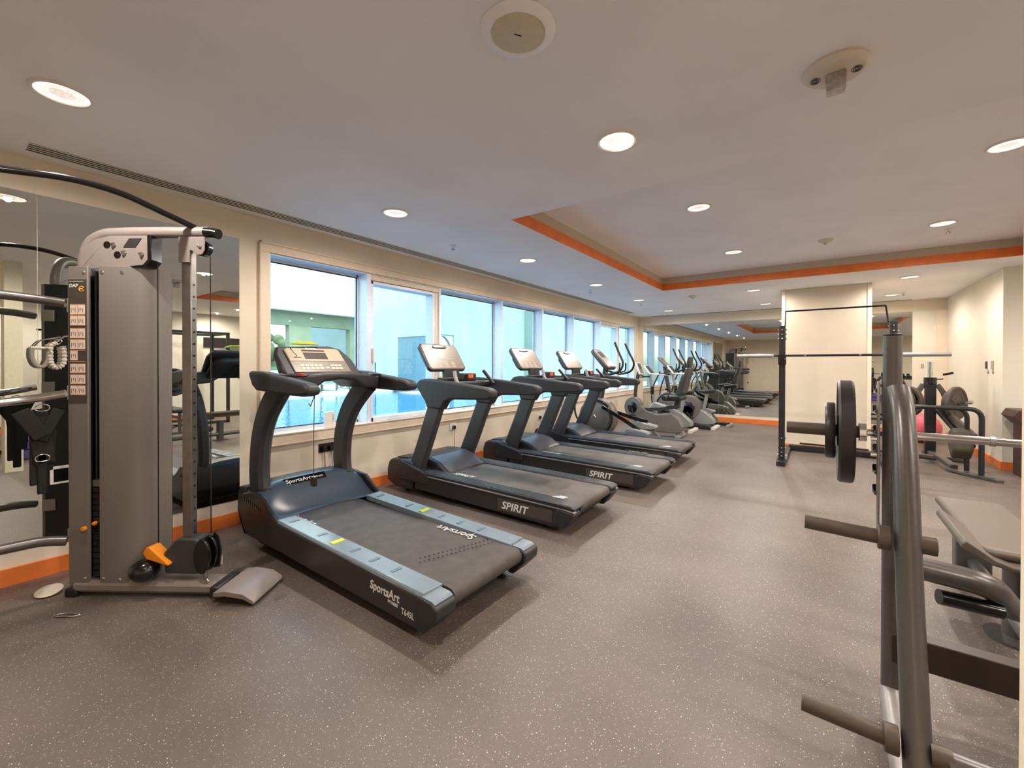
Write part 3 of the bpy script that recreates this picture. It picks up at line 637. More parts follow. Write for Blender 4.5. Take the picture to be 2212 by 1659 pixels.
    tw(MB().lathe([(0, -.03), (.011, -.03), (.013, 0), (.008, .02), (0, .02)], 12, TX(.13, .0, .135))).build('cable_stop', steel, car)
    tw(MB().tube([(.13, 0, .11), (.115, 0, .085), (.118, 0, .05), (.138, 0, .045), (.148, 0, .06), (.146, 0, .09)], .0055, 8, closed=True, sub=4)).build('snap_hook', chrome, car)
    # base beam and foot plate
    tw(MB().bar([(-.62, .05, .055), (.19, .05, .055)], .13, .07, up=(0, 0, 1), ch=.3)).build('base_beam', dapl, T)
    tw(MB().box(.185, .235, -.05, .15, .03, .085)).build('beam_end', blackm, T, bevel=.01)
    tw(MB().prism([(.235, .075), (.30, .085), (.40, .07), (.455, .035), (.465, .022), (.455, .012), (.40, .04), (.30, .055), (.235, .05)], -.09, .20, 'y')).build('foot_plate', dapl, T, bevel=.004)
    tw(MB().box(-.67, -.60, -.02, .12, .0, .05)).build('foot', blackm, T, bevel=.01)
    wd = None
    tw(MB().bar([(-.56, .17, 1.50), (-.62, .42, 1.50), (-.66, .60, 1.50)], .02, .02)).build('attachment_hook', chrome, T)
    # pull-up bar and cross bars run parallel to the wall towards the second tower
    inv = Matrix.Translation((-ox, -oy, 0))
    def wd(b): b.bm.transform(inv); return b
    wd(MB().tube(fillet([(.995, .93, 2.105), (.995, .60, 2.205), (.995, .42, 2.212), (.995, .15, 2.165), (.995, -.4, 2.165)], .08), .0165, 14)).build('pull_up_bar', gloss, T)
    for pts, r_, m_ in (([(.545, .472, 1.655), (.51, .38, 1.668), (.50, .24, 1.678), (.5, -1.2, 1.69)], .024, gun), ([(.545, .472, 1.158), (.50, .36, 1.135), (.50, .24, 1.12), (.5, -1.2, 1.11)], .022, chrome), ([(.545, .472, .345), (.51, .38, .365), (.50, .24, .365), (.5, -1.2, .36)], .026, gun)):
        wd(MB().tube(fillet(pts, .08), r_, 16)).build('cross_bar', m_, T)
    for z in (1.655, 1.158, .345): tw(MB().box(-.668, -.655, .0, .07, z-.04, z+.04)).build('bar_flange', silver, T, bevel=.004)
    # second tower out to the left
    wd(MB().box(.48, .80, -1.50, -1.22, .05, 1.9)).build('second_tower', dapm, T, bevel=.02)
    wd(MB().tube(fillet([(.60, -1.36, 1.85), (.60, -1.30, 2.08), (.95, -.95, 2.08), (.995, -.4, 2.165)], .1), .03, 14)).build('second_top_tube', dapl, T)
    return T
dap()
# attachments hanging by the tower
def wdrope():
    o = thing('rope_attachment', 'white braided triceps rope hanging beside the cable tower', 'gym attachment', (.075, .505, 1.462))
    rp, _ = smooth([Vector(p) for p in ((0, -.004, -.01), (0, -.03, -.03), (0, -.033, -.09), (0, -.028, -.14), (0, -.004, -.165), (0, .022, -.14), (0, .027, -.08), (0, .022, -.03))], 8)
    MB().tube(rp, .0125, 10, scales=[1.08 if k % 3 else .72 for k in range(len(rp))]).build('rope', rope, o)
    MB().tube([(.0, 0, 0), (.05, .02, .03), (.16, .03, .03)], .005, 8).tube([(0, .0, .012), (0, .016, .0), (0, .0, -.018), (0, -.016, 0)], .003, 6, closed=True, sub=3).build('hook', chrome, o)
    return o
wdrope()
o = thing('handle_attachment', 'grey padded D-shaped pull handle hanging left of the white rope', 'gym attachment', (.07, .432, 1.452))
MB().tube([(0, -.035, -.035), (0, -.036, -.09), (0, -.018, -.14), (0, .012, -.145), (0, .03, -.10), (0, .034, -.035)], .011, 10, sub=4).build('strap', mat('grey_webbing', (150, 142, 130), .8), o)
MB().tube([(0, -.04, -.033), (0, .04, -.033)], .008, 10).build('grip', crayon, o)
MB().tube([(0, -.03, -.03), (0, -.012, -.0), (0, .0, .012), (.16, .06, .03)], .004, 6).build('hook', chrome, o)
o = thing('ankle_strap', 'bundle of black ankle straps with steel rings hanging from the middle bar', 'gym attachment', (.5, .385, 1.09))
b = MB(); rr = random.Random(5)
for (y, z, wy, h, dx, an) in ((-.005, -.16, .085, .30, .010, 6), (-.04, -.09, .07, .17, .03, 28), (.02, -.24, .06, .22, -.01, -4), (-.025, -.30, .04, .24, .0, 0), (.0, -.36, .038, .22, .01, 0), (.03, -.10, .05, .18, .02, -22)):
    b.box(-.006+dx, .012+dx, -wy/2, wy/2, -h/2, h/2, TX(0, y, z) @ Matrix.Rotation(R(an), 4, 'X'))
b.build('strap', strapm, o, bevel=.006)
for y, z in ((.0, .0), (-.0, -.27)): MB().tube([(.03, .0+y, .016+z), (.03, .024+y, .004+z), (.03, .024+y, -.016+z), (.03, 0+y, -.022+z), (.03, -.024+y, -.016+z), (.03, -.024+y, .004+z)], .003, 8, closed=True, sub=3).build('ring', chrome, o)
o = thing('medicine_ball', 'small black ball resting on the cable machine base beam', 'ball', (.81, .745, .091))
MB().ball((0, 0, .062), .074, (1, 1, .84), 28).build('ball_shell', gloss, o)
o = tag(MB().prism([(-.055, .0), (-.04, .035), (-.02, .045), (.0, .03), (.11, -.03), (.11, -.042), (-.03, -.03)], -.035, .035, 'y', rzm(R(30)) @ ry(R(8))).build('wedge', orangep, bevel=.008, loc=(.845, .79, .245)), 'bright orange plastic wedge leaning on the small black ball', 'wedge')
for (x, y, lb) in ((.72, .45, 'steel snap hook lying on the floor left of the cable tower'),):
    tag(MB().tube([(-.06, 0, 0), (-.04, -.012, 0), (.04, -.012, 0), (.06, 0, 0), (.04, .012, 0), (-.04, .012, 0)], .005, 8, closed=True, sub=3).build('snap_hook', chrome, loc=(x, y, .006), rot=(0, 0, R(38))), lb, 'snap hook')
tag(MB().lathe([(0, 0), (.055, 0), (.06, .004), (.055, .008), (0, .008)], 28).build('floor_disc', crayon, loc=(.33, .43, .018), rot=(R(12), 0, R(60))), 'pale round disc lying on the floor by the orange skirting beside the cable machine', 'disc')

# ------------------------------------------------------------------ wall fittings
def socket(y, z, wy, hz, m_, label, plugs=0, cords=()):
    t = thing('wall_socket', label, 'socket', (.0, y, z))
    MB().box(.0, .010, -wy/2, wy/2, -hz/2, hz/2).build('socket_plate', m_, t, bevel=.002)
    for k in range(plugs):
        yy = (k-(plugs-1)/2)*wy*.45
        p = MB().prism([(-.022, -.022), (.022, -.022), (.018, .02), (0, .028), (-.018, .02)], .010, .042, 'x').build('plug', gloss, t, bevel=.004, loc=(0, yy, -.01))
        MB().tube([(.03, 0, -.02), (.035, 0, -.06), (.03, .004, -.2), (.022, .0, -z+.02)], .0035, 6, sub=4).build('cord', gloss, p)
    return t
socket(2.325, .515, .165, .085, gloss, 'black double wall socket crowded with plugs behind the nearest treadmill', 2)
socket(4.09, .515, .12, .085, whitep, 'white wall socket with a black plug beside the second treadmill', 1)
socket(6.20, .44, .12, .085, whitep, 'white wall socket half hidden behind the third treadmill', 1)
o = thing('wall_socket', 'white-framed black socket low on the wall behind the cable machine', 'socket', (.0065, .52, .62))
MB().box(0, .010, -.045, .045, -.055, .055).build('socket_plate', whitep, o, bevel=.002); MB().box(.01, .013, -.03, .035, -.04, .04).build('rocker', gloss, o)
o = thing('wifi_router', 'white router standing on the window sill behind the nearest treadmill', 'router', (-.02, 2.37, Z0+.004))
MB().prism([(-.055, .0), (.06, .0), (.052, .148), (.045, .155), (-.042, .155), (-.05, .148)], -.014, .014, 'x').build('router_case', whitep, o, bevel=.006)
q = MB()
for k in range(4): q.box(.0145, .016, .025, .032, .06+k*.018, .068+k*.018)
q.build('indicator', darkl, o)
MB().tube([(.015, .03, .04), (.045, .035, -.02), (.05, .02, -.12), (.05, .045, -.22), (.03, .0, -.25)], .003, 6, sub=4).build('cord', whitep, o)
for (y, z, a, h_, m_, lb) in ((8.72, 1.335, .035, .05, posts, 'dark wall switch on the right wall, left of its pale neighbour'), (8.46, 1.335, .045, .055, socketg, 'pale square wall switch on the right wall, right of the dark one'), (8.64, 1.245, .028, .025, socketg, 'small round wall plate below the dark switch'), (8.43, 1.245, .028, .025, socketg, 'small round wall plate below the pale switch')):
    b = MB()
    if h_ < .03: b.cyl((XR-.006, y, z), 'x', a, .012)
    else: b.box(XR-.012, XR, y-a, y+a, z-h_, z+h_)
    tag(b.build('wall_switch', m_, bevel=.002), lb, 'wall switch')
tag(MB().box(5.42, 5.46, YB-.022, YB-.012, 1.28, 1.36).build('wall_switch', socketg, bevel=.002), 'small pale switch on the strip right of the back mirror', 'wall switch')

# ------------------------------------------------------------------ plates and bars
def plate_mesh(b, c, r, th, axis='x', hub=.06, holes=0):
    E_ = {'x': Euler((0, PI/2, 0)), 'y': Euler((-PI/2, 0, 0)), 'z': Euler((0, 0, 0))}[axis].to_matrix().to_4x4()
    M = Matrix.Translation(Vector(c)) @ E_; h = th/2
    b.lathe([(.026, -h), (hub, -h), (hub+.01, -h*.6), (r*.80, -h*.6), (r*.86, -h), (r*.97, -h), (r, -h*.7), (r, h*.7), (r*.97, h), (r*.86, h), (r*.80, h*.6), (hub+.01, h*.6), (hub, h), (.026, h), (.026, -h)], 44, M)
    return b
def weight(name, c, r, th, m_, label, axis='x', group=None, rz=0):
    t = thing(name, label, 'weight plate', c, rz, group)
    plate_mesh(MB(), (0, 0, 0), r, th, axis).build('plate_body', m_, t)
    if r > .15:   # three grip slots let into the face
        q = MB()
        for k in range(3):
            a = k*2*PI/3+.5
            for s in (-1, 1):
                pts = []
                for j in range(-3, 4):
                    aa = a+j*.13; pts.append((s*th*.31, r*.60*math.cos(aa), r*.60*math.sin(aa)) if axis == 'x' else (r*.60*math.cos(aa), s*th*.31, r*.60*math.sin(aa)))
                q.tube(pts, .022, 8, r2=.003, up=(1, 0, 0) if axis == 'x' else (0, 1, 0))
        q.build('grip_slot', gloss, t)
    return t
def barbell(x0, x1, y, z, sl, label, dark=False):
    t = thing('barbell', label, 'barbell', ((x0+x1)/2, y, z)); h = (x1-x0)/2
    MB().cyl((0, 0, 0), 'x', .0145, 2*(h-sl), 20).build('shaft', blackm if dark else chrome, t)
    for s in (-1, 1):
        MB().cyl((s*(h-sl/2), 0, 0), 'x', .025, sl, 24).build('sleeve', (silver if dark else pegm if s < 0 else silver), t)
        MB().cyl((s*(h-sl-.012), 0, 0), 'x', .036, .026, 24).build('collar', chrome, t, bevel=.003)
    MB().cyl((-h+sl+.22+.15, 0, 0), 'x', .0175, .014).cyl((h-sl-.37, 0, 0), 'x', .0175, .014).build('ring_mark', silver, t)
    return t
# ------------------------------------------------------------------ foreground bench press
def bench_press():
    T = thing('weight_bench', 'gunmetal olympic bench press with curved uprights and storage pegs at the right', 'weight bench', (4.13, 2.13, 0))
    def wd(b): b.bm.transform(Matrix.Translation((-4.13, -2.13, 0))); return b
    for X_, s in ((4.13, 1), (5.23, -1)):
        wd(MB().tube([(X_, 2.13, .03), (X_, 2.13, 1.432)], .028, 20)).build('rear_upright', gun, T)
        wd(MB().cyl((X_, 2.13, 1.436), 'z', .028, .008, 20)).build('upright_cap', blackp, T, bevel=.003)
        wd(MB().tube([(X_+s*.012, 2.10, 1.235), (X_+s*.018, 2.05, 1.16), (X_+s*.02, 1.995, 1.02), (X_+s*.02, 1.93, .80), (X_+s*.02, 1.86, .56), (X_+s*.018, 1.75, .30), (X_+s*.018, 1.66, .10), (X_+s*.018, 1.62, .02)], .035, 20, sub=6, up=(0, 1, 0))).build('curved_upright', gun, T)
        wd(MB().tube([(X_-.0, 2.13, .10), (X_, 1.90, .06), (X_, 1.55, .045)], .034, 14)).build('upright_foot', silver, T)
        # slotted catch plate with hooks on the far face
        wd(MB().box(X_-.041, X_-.033, 2.14, 2.175, .70, 1.26)).build('catch_plate', silver, T, bevel=.002)
        for k, z in enumerate((1.245, 1.165, 1.085, 1.01, .93, .85)):
            wd(MB().tube([(X_-.04, 2.155, z-.02), (X_-.04, 2.215, z-.028), (X_-.04, 2.235, z-.006)], .009, 8)).build('bar_hook', gloss, T)
        for z in (1.04, .66, .98): wd(MB().cyl((X_-.05, 2.155, z), 'x', .009, .02, 10)).build('bolt', chrome, T)
        for (yy, zz) in ((1.925, .735), (1.70, .205)):
            x0, x1 = (X_+s*.0, X_-s*.262)
            wd(MB().tube([(X_-s*.035, yy, zz), (x1, yy, zz+.008)], .0245, 20)).build('storage_peg', pegm, T)
            wd(MB().cyl((X_-s*.040, yy, zz), 'x', .040, .034, 24)).build('peg_collar', pegm, T, bevel=.004)
            wd(MB().tube([(X_+s*.045, yy, zz), (X_+s*.09, yy, zz)], .030, 20)).build('tube_stub', pegm, T)
    wd(MB().tube([(4.21, 1.70, .195), (5.15, 1.70, .195)], .036, 20)).build('lower_cross_tube', gun, T)
    wd(MB().box(4.13, 5.23, 2.10, 2.165, .226, .333)).build('cross_beam', mat('beam_brown', (62, 52, 46), .4, metal=.3), T, bevel=.004)
    # seat side: pad, arm and round pedestal further along
    pad = wd(MB().prism([(2.86, .455), (2.88, .485), (3.0, .462), (3.9, .462), (3.98, .455), (3.98, .41), (2.92, .41)], 4.53, 4.83, 'x')).build('bench_pad', mat('taupe_vinyl', (110, 98, 88), .45), T, bevel=.02, seg=3)
    wd(MB().prism([(4.44, .505), (4.455, .522), (4.55, .455), (4.60, .438), (4.90, .436), (4.90, .420), (4.60, .418), (4.535, .43), (4.44, .485)], 2.80, 3.35, 'y')).build('seat_shell', greyv, T, bevel=.006)
    wd(MB().tube(fillet([(4.17, 2.60, .43), (4.50, 2.66, .39), (4.60, 2.85, .24), (4.68, 2.95, .20)], .08), .05, 18)).build('seat_arm', gun, T)
    wd(MB().tube([(4.34, 2.64, .30), (4.54, 2.70, .275)], .032, 18)).build('foam_roller', gloss, T)
    wd(MB().cyl((4.69, 3.10, .17), 'z', .055, .34, 24)).build('pedestal', gun, T)
    wd(MB().lathe([(0, 0), (.12, 0), (.12, .012), (.07, .022), (0, .022)], 28, TX(4.69, 3.10, 0))).build('pedestal_foot', gun, T)
    wd(MB().tube([(4.68, 2.13, .10), (4.68, 3.85, .10)], .035, 12)).build('spine', gun, T)
    wd(MB().box(4.60, 4.76, 3.80, 3.90, 0, .42)).build('rear_leg', gun, T, bevel=.01)
    return T
bench_press()
barbell(3.793, 5.567, 2.232, 1.052, .245, 'steel barbell resting on the hooks of the foreground bench press')
weight('weight_plate', (3.995, 2.232, 1.052), .208, .052, rubber, 'large black rubber plate loaded on the near end of the steel barbell')
weight('weight_plate', (3.945, 2.232, 1.052), .115, .034, rubber, 'smaller black rubber plate outside the large one on the steel barbell')
weight('weight_plate', (5.365, 2.232, 1.052), .208, .052, rubber, 'large black rubber plate on the far right end of the steel barbell')

# ------------------------------------------------------------------ squat stand by the column
S = thing('squat_stand', 'black squat stand with thin top frame in front of the column', 'squat rack', (4.04, 6.8, 0))
for X_ in (-.56, .56):
    MB().box(X_-.035, X_+.035, -.035, .035, .06, 1.855).build('upright', blackm, S, bevel=.004)
    MB().box(X_-.05, X_+.05, -.19, 1.25, 0, .062).build('foot', blackm, S, bevel=.004)
    MB().box(X_-.06, X_+.06, -.02, .10, .06, .12).build('foot_bracket', silver, S, bevel=.008)
    q = MB()
    for z in (.11, .16, .22, .35, 1.68, 1.74, 1.80):
        for s in (-1, 1): q.ball((X_+s*.04, -.01, z), .012, (1, 1, 1), 10)
        q.ball((X_, -.04, z), .010, (1, 1, 1), 10)
    q.build('bolt', chrome, S)
    h = MB().box(X_-.045, X_+.045, -.05, .045, 1.33, 1.47).build('bar_hook', gloss, S, bevel=.01)
    MB().box(X_-.04, X_+.04, -.14, -.05, 1.40, 1.425).box(X_-.04, X_+.04, -.15, -.13, 1.40, 1.47).build('hook_arm', gloss, h, bevel=.004)
MB().tube([(-.53, 0, 1.84), (-.525, 0, 2.045)], .006, 8).tube([(-.53, 0, 2.045), (.49, 0, 2.045)], .011, 10).tube([(.49, 0, 2.045), (.515, 0, 1.84)], .010, 8).build('top_frame', gloss, S)
MB().bar([(-.54, 1.18, .05), (.55, 1.18, .05)], .09, .085).build('base_tube', blackm, S)

MB().tube([(-.40, 1.14, .125), (.42, 1.16, .115)], .014, 10).build('loose_bar', gloss, S)
bb = barbell(2.953, 5.072, 6.69, 1.452, .415, 'dark barbell with silver sleeves racked on the squat stand', True)

# ------------------------------------------------------------------ plate-loaded machine at the right
G = thing('plate_machine', 'black plate-loaded gym machine with chrome post beside the right wall', 'gym machine', (5.15, 8.35, 0))
MB().box(-.055, .055, -.055, .055, .08, 1.075).build('centre_post', blackm, G, bevel=.004)
MB().cyl((0, 0, 1.11), 'z', .07, .10).build('post_collar', gloss, G, bevel=.01)
MB().cyl((0, 0, 1.255), 'z', .028, .22).cyl((0, 0, 1.37), 'z', .036, .016).build('chrome_sleeve', chrome, G)
MB().tube([(.05, 0, 1.13), (.13, 0, 1.14)], .008, 8).build('pin', gloss, G)
for s in (-1, 1):
    MB().bar([(s*.07, 0, 1.06), (s*.13, -.01, .95), (s*.17, -.02, .80)], .05, .06, 3).build('horn_arm', gun, G)
    MB().tube([(s*.12, -.02, .80), (s*.38, -.20, .84)], .025, 14).build('plate_horn', chrome, G)
MB().bar([(-.05, 0, 1.06), (.05, 0, 1.06)], .12, .05).build('arm_bridge', blackm, G)
MB().bar([(.08, -.1, .70), (.22, -.35, .45), (.30, -.55, .30)], .09, .05, 3).build('slanted_beam', blackm, G)
MB().bar([(.10, -.05, .74), (.32, -.6, .42)], .035, .10).build('slanted_side', gun, G)
MB().tube(fillet([(-.36, -1.05, .03), (-.36, -1.05, .812), (.285, -1.05, .812), (.285, -1.05, .03)], .12, 6), .026, 14).build('front_loop', blackm, G)
MB().tube(fillet([(-.42, -.86, .03), (-.42, -.86, .80), (.20, -.86, .80), (.20, -.86, .03)], .12, 6), .024, 14).build('rear_loop', blackm, G)
MB().prism([(-.70, .50), (-.86, .56), (-.98, .50), (-1.0, .30), (-.86, .17), (-.70, .30)], .06, .24, 'x').build('knee_pad', mat('pad_olive', (78, 70, 58), .6, noise=.1), G, bevel=.03, seg=3)
MB().bar([(.0, .35, .05), (.0, 0, .10), (.02, -.45, .12), (.1, -.80, .06)], .08, .06, 3).bar([(-.45, .1, .03), (.35, .0, .03)], .06, .05, 0).bar([(-.6, -.25, .10), (.2, -.42, .10)], .05, .05, 0).build('base_frame', gun, G)
MB().bar([(.05, -.8, .03), (.22, -1.0, .02), (.36, -1.15, .02)], .07, .035, 3).bar([(.2, -.85, .03), (.40, -1.22, .015)], .07, .03).build('foot_plate', gun, G)
MB().tube([(.13, .0, 1.20), (.22, -.05, 1.225)], .016, 10).build('hand_grip', gloss, G)
weight('weight_plate', (4.92, 8.25, .82), .21, .05, iron, 'brown iron plate on the left horn of the plate-loaded machine', 'x', None, R(35))
weight('weight_plate', (4.875, 8.22, .83), .15, .035, iron, 'thinner iron plate outermost on the left machine horn', 'x', None, R(35))
weight('weight_plate', (5.34, 8.28, .81), .17, .04, iron, 'small iron plate innermost on the right machine horn', 'x', None, R(-35))
weight('weight_plate', (5.39, 8.245, .815), .225, .05, iron, 'large iron plate outermost on the right machine horn', 'x', None, R(-35))
tag(MB().ball((0, 0, .25), .25, (1, 1, 1), 36).build('exercise_ball', pink, loc=(5.33, 10.2, 0)), 'pink exercise ball on the floor behind the plate-loaded machine', 'exercise ball')
o = thing('wooden_stand', 'dark wooden stand with a flared top at the right edge', 'stand', (5.955, 7.74, 0))
MB().box(-.13, .2, -.16, .16, 0, .62).build('stand_post', wood, o, bevel=.004)
MB().prism([(-.13, .62), (-.22, .72), (-.18, .80), (.3, .80), (.3, .62)], -.22, .22, 'y').build('stand_top', wood, o, bevel=.004)

# ------------------------------------------------------------------ cardio machines beyond the treadmills
def disc(b, c, r, th): return b.lathe([(0, -th/2), (r*.93, -th/2), (r, -th*.3), (r, th*.3), (r*.93, th/2), (0, th/2)], 40, TX(*c) @ Euler((-PI/2, 0, 0)).to_matrix().to_4x4())
def elliptical(loc, label, big, rz=0):
    T = thing('elliptical_trainer', label, 'elliptical trainer', loc, rz, 'elliptical trainers')
    r = .34 if big else .28
    q = MB(); disc(q, (0, 0, .42), r, .20); q.build('wheel_housing', bikeg, T)
    q = MB(); disc(q, (0, -.115, .42), r*.74, .035); q.build('crank_disc', bikeg if not big else mat('crank_grey', (112, 106, 100), .4), T)
    q = MB(); q.tube([(r*.86*math.cos(t_), -.112, .42+r*.86*math.sin(t_)) for t_ in [i*2*PI/32 for i in range(32)]], .014, 8, closed=True); q.build('housing_rim', gloss, T)
    q = MB(); disc(q, (0, .125, .42), r*.8, .04); q.build('crank_disc', blackp, T)
    MB().tube([(0, -.13, .42), (-.03, -.145, .47)], .012, 8).build('crank', chrome, T)
    dx = .24 if big else 0; k_ = 1.35 if big else 1; du = dx*.8
    MB().bar([(.02, 0, .62), (-.04+dx*.5, 0, .95), (-.10+dx, 0, 1.30)], .07, .10, 3, (0, 1, 0)).build('mast', posts, T)
    MB().bar([(-.05, 0, .05), (.6, 0, .05), (1.28, 0, .05)], .10, .06, 0).build('base_rail', blackm, T)
    MB().bar([(-.30, -.25, .03), (-.30, .25, .03)], .07, .05).build('front_foot', blackm, T); MB().bar([(1.28, -.27, .03), (1.28, .27, .03)], .07, .05).build('rear_foot', silver, T)
    n2 = Vector((.72, 0, .69)); Mx = frame((.0+dx, 0, 1.30), (0, 1, 0), (-.69, 0, .72)) @ Matrix.Diagonal((k_, k_, k_, 1))
    con = MB().prism([(-.13, -.02), (.13, -.02), (.15, .03), (.13, .27), (.10, .31), (-.10, .31), (-.13, .27), (-.15, .03)], -.05, 0, 'z', Mx).build('console', posts if big else bikeg, T, bevel=.015, seg=3)
    MB().prism([(-.11, .0), (.11, .0), (.105, .28), (-.105, .28)], 0, .004, 'z', Mx).build('console_face', bezel2, con)
    MB().box(-.06, .06, .16, .26, .004, .007, Mx).build('display', lcd, con)
    MB().box(-.03, .03, -.015, .0, .0, .012, Mx).build('stop_switch', redp, con)
    for s in (-1, 1):
        MB().tube([(-.08+dx, s*.06, 1.22), (.05+dx, s*.24, 1.17), (.24+dx, s*.26, 1.22), (.30+dx, s*.25, 1.36), (.22+dx, s*.24, 1.54), (.15+dx, s*.23, 1.70)], .018, 10, sub=4).build('moving_handle', blackm, T)
        MB().tube([(-.12+dx*.5, s*.28, 1.18), (-.26, s*.30, .85), (-.30, s*.30, .5), (-.16, s*.28, .25)], .016, 10, sub=4).build('swing_arm', blackm, T)
        MB().tube([(.02+dx, s*.10, 1.20), (.18+dx, s*.14, 1.22), (.20+dx, s*.13, 1.36)], .013, 10, sub=3).build('fixed_handle', gloss, T)
        dz = .10 if s > 0 else 0
        MB().bar([(.16, s*.20, .62-dz), (.55, s*.20, .42), (.80, s*.20, .27+dz)], .035, .06, 2).build('pedal_arm', gloss, T)
        MB().prism([(.58, .22), (.60, .30), (.74, .30), (.95, .26), (.97, .22), (.90, .19), (.62, .18)], s*.20-.075, s*.20+.075, 'y', TX(0, 0, dz*.6)).build('pedal', bikes, T, bevel=.015)
        MB().bar([(.88, s*.20, .19+dz*.5), (1.02, s*.20, .09)], .04, .05, 0).build('pedal_roller', bikeg, T)
    return T
elliptical((.74, 6.98, 0), 'large grey elliptical trainer just beyond the farthest treadmill', True)
elliptical((1.02, 10.25, 0), 'smaller elliptical trainer farthest back by the mirror', False)
def recumbent(loc, label, rz=0):
    T = thing('exercise_bike', label, 'exercise bike', loc, rz)
    q = MB(); disc(q, (0, 0, .50), .20, .17); q.build('drive_housing', bikeg, T)
    q = MB(); disc(q, (0, -.09, .50), .105, .02); q.build('crank_disc', gloss, T)
    MB().tube([(0, -.11, .50), (.03, -.13, .37)], .012, 8).box(-.03, .09, -.20, -.13, .345, .375).build('pedal', blackp, T)
    MB().tube([(0, .11, .50), (-.03, .13, .63)], .012, 8).box(-.08, .04, .13, .20, .62, .65).build('pedal', blackp, T)
    MB().prism([(-.10, .40), (.0, .66), (.12, .60), (.30, .46), (.55, .40), (.85, .44), (1.0, .34), (1.08, .20), (1.05, .10), (.95, .075), (.35, .075), (.15, .12), (.0, .30)], -.09, .09, 'y').build('body_shell', bikeg, T, bevel=.02, seg=3)
    MB().bar([(.25, -.0, .47), (.6, 0, .50), (1.0, 0, .56)], .11, .06, 2).build('seat_rail', posts, T)
    MB().bar([(.03, 0, .66), (.04, 0, .85), (.09, 0, 1.10), (.12, 0, 1.18)], .06, .07, 3, (0, 1, 0)).build('mast', posts, T)
    Mx = frame((.20, 0, 1.13), (0, 1, 0), (-.45, 0, .89))
    con = MB().prism([(-.13, .0), (.13, .0), (.14, .05), (.12, .25), (-.12, .25), (-.14, .05)], -.04, 0, 'z', Mx).build('console', whitep, T, bevel=.012)
    MB().prism([(-.10, .02), (.10, .02), (.09, .23), (-.09, .23)], 0, .004, 'z', Mx).build('console_face', bikeg, con); MB().box(-.07, .07, .11, .2, .004, .006, Mx).build('display', lcd, con)
    MB().tube([(.14, 0, 1.12), (.18, .14, 1.08), (.30, .16, 1.08)], .012, 8, sub=3).tube([(.14, 0, 1.12), (.18, -.14, 1.08), (.30, -.16, 1.08)], .012, 8, sub=3).build('front_handle', gloss, T)
    st = MB().prism([(.66, .70), (.70, .76), (.82, .745), (1.04, .76), (1.10, .72), (1.06, .67), (.72, .66)], -.20, .20, 'y').build('seat', vinyl, T, bevel=.02, seg=3)
    MB().prism([(1.00, .76), (.96, .80), (1.06, 1.02), (1.17, 1.22), (1.20, 1.26), (1.235, 1.25), (1.19, 1.10), (1.10, .80)], -.19, .19, 'y').build('backrest', posts, T, bevel=.03, seg=3)
    MB().prism([(1.165, 1.24), (1.15, 1.29), (1.19, 1.44), (1.235, 1.45), (1.225, 1.26)], -.13, .13, 'y').build('headrest', blackp, T, bevel=.02, seg=3)
    MB().bar([(.90, 0, .52), (.98, 0, .68)], .09, .10, 0, (0, 1, 0)).build('seat_post', posts, T)
    MB().tube([(.80, -.24, .70), (.88, -.26, .84), (.78, -.26, .88)], .014, 8, sub=3).tube([(.80, .24, .70), (.88, .26, .84), (.78, .26, .88)], .014, 8, sub=3).build('side_handle', gloss, T)
    MB().bar([(1.02, -.28, .03), (1.02, .28, .03)], .07, .05).box(.94, 1.08, -.06, .06, .03, .12).build('rear_foot', bikes, T); MB().bar([(.12, -.25, .03), (.12, .25, .03)], .07, .05).bar([(.12, 0, .04), (.12, 0, .2)], .07, .1, 0, (0, 1, 0)).build('front_foot', blackm, T)
    return T
recumbent((.95, 8.15, 0), 'grey recumbent bike with a high backrest and a headrest behind the elliptical').scale = (.86, 1, 1.02)
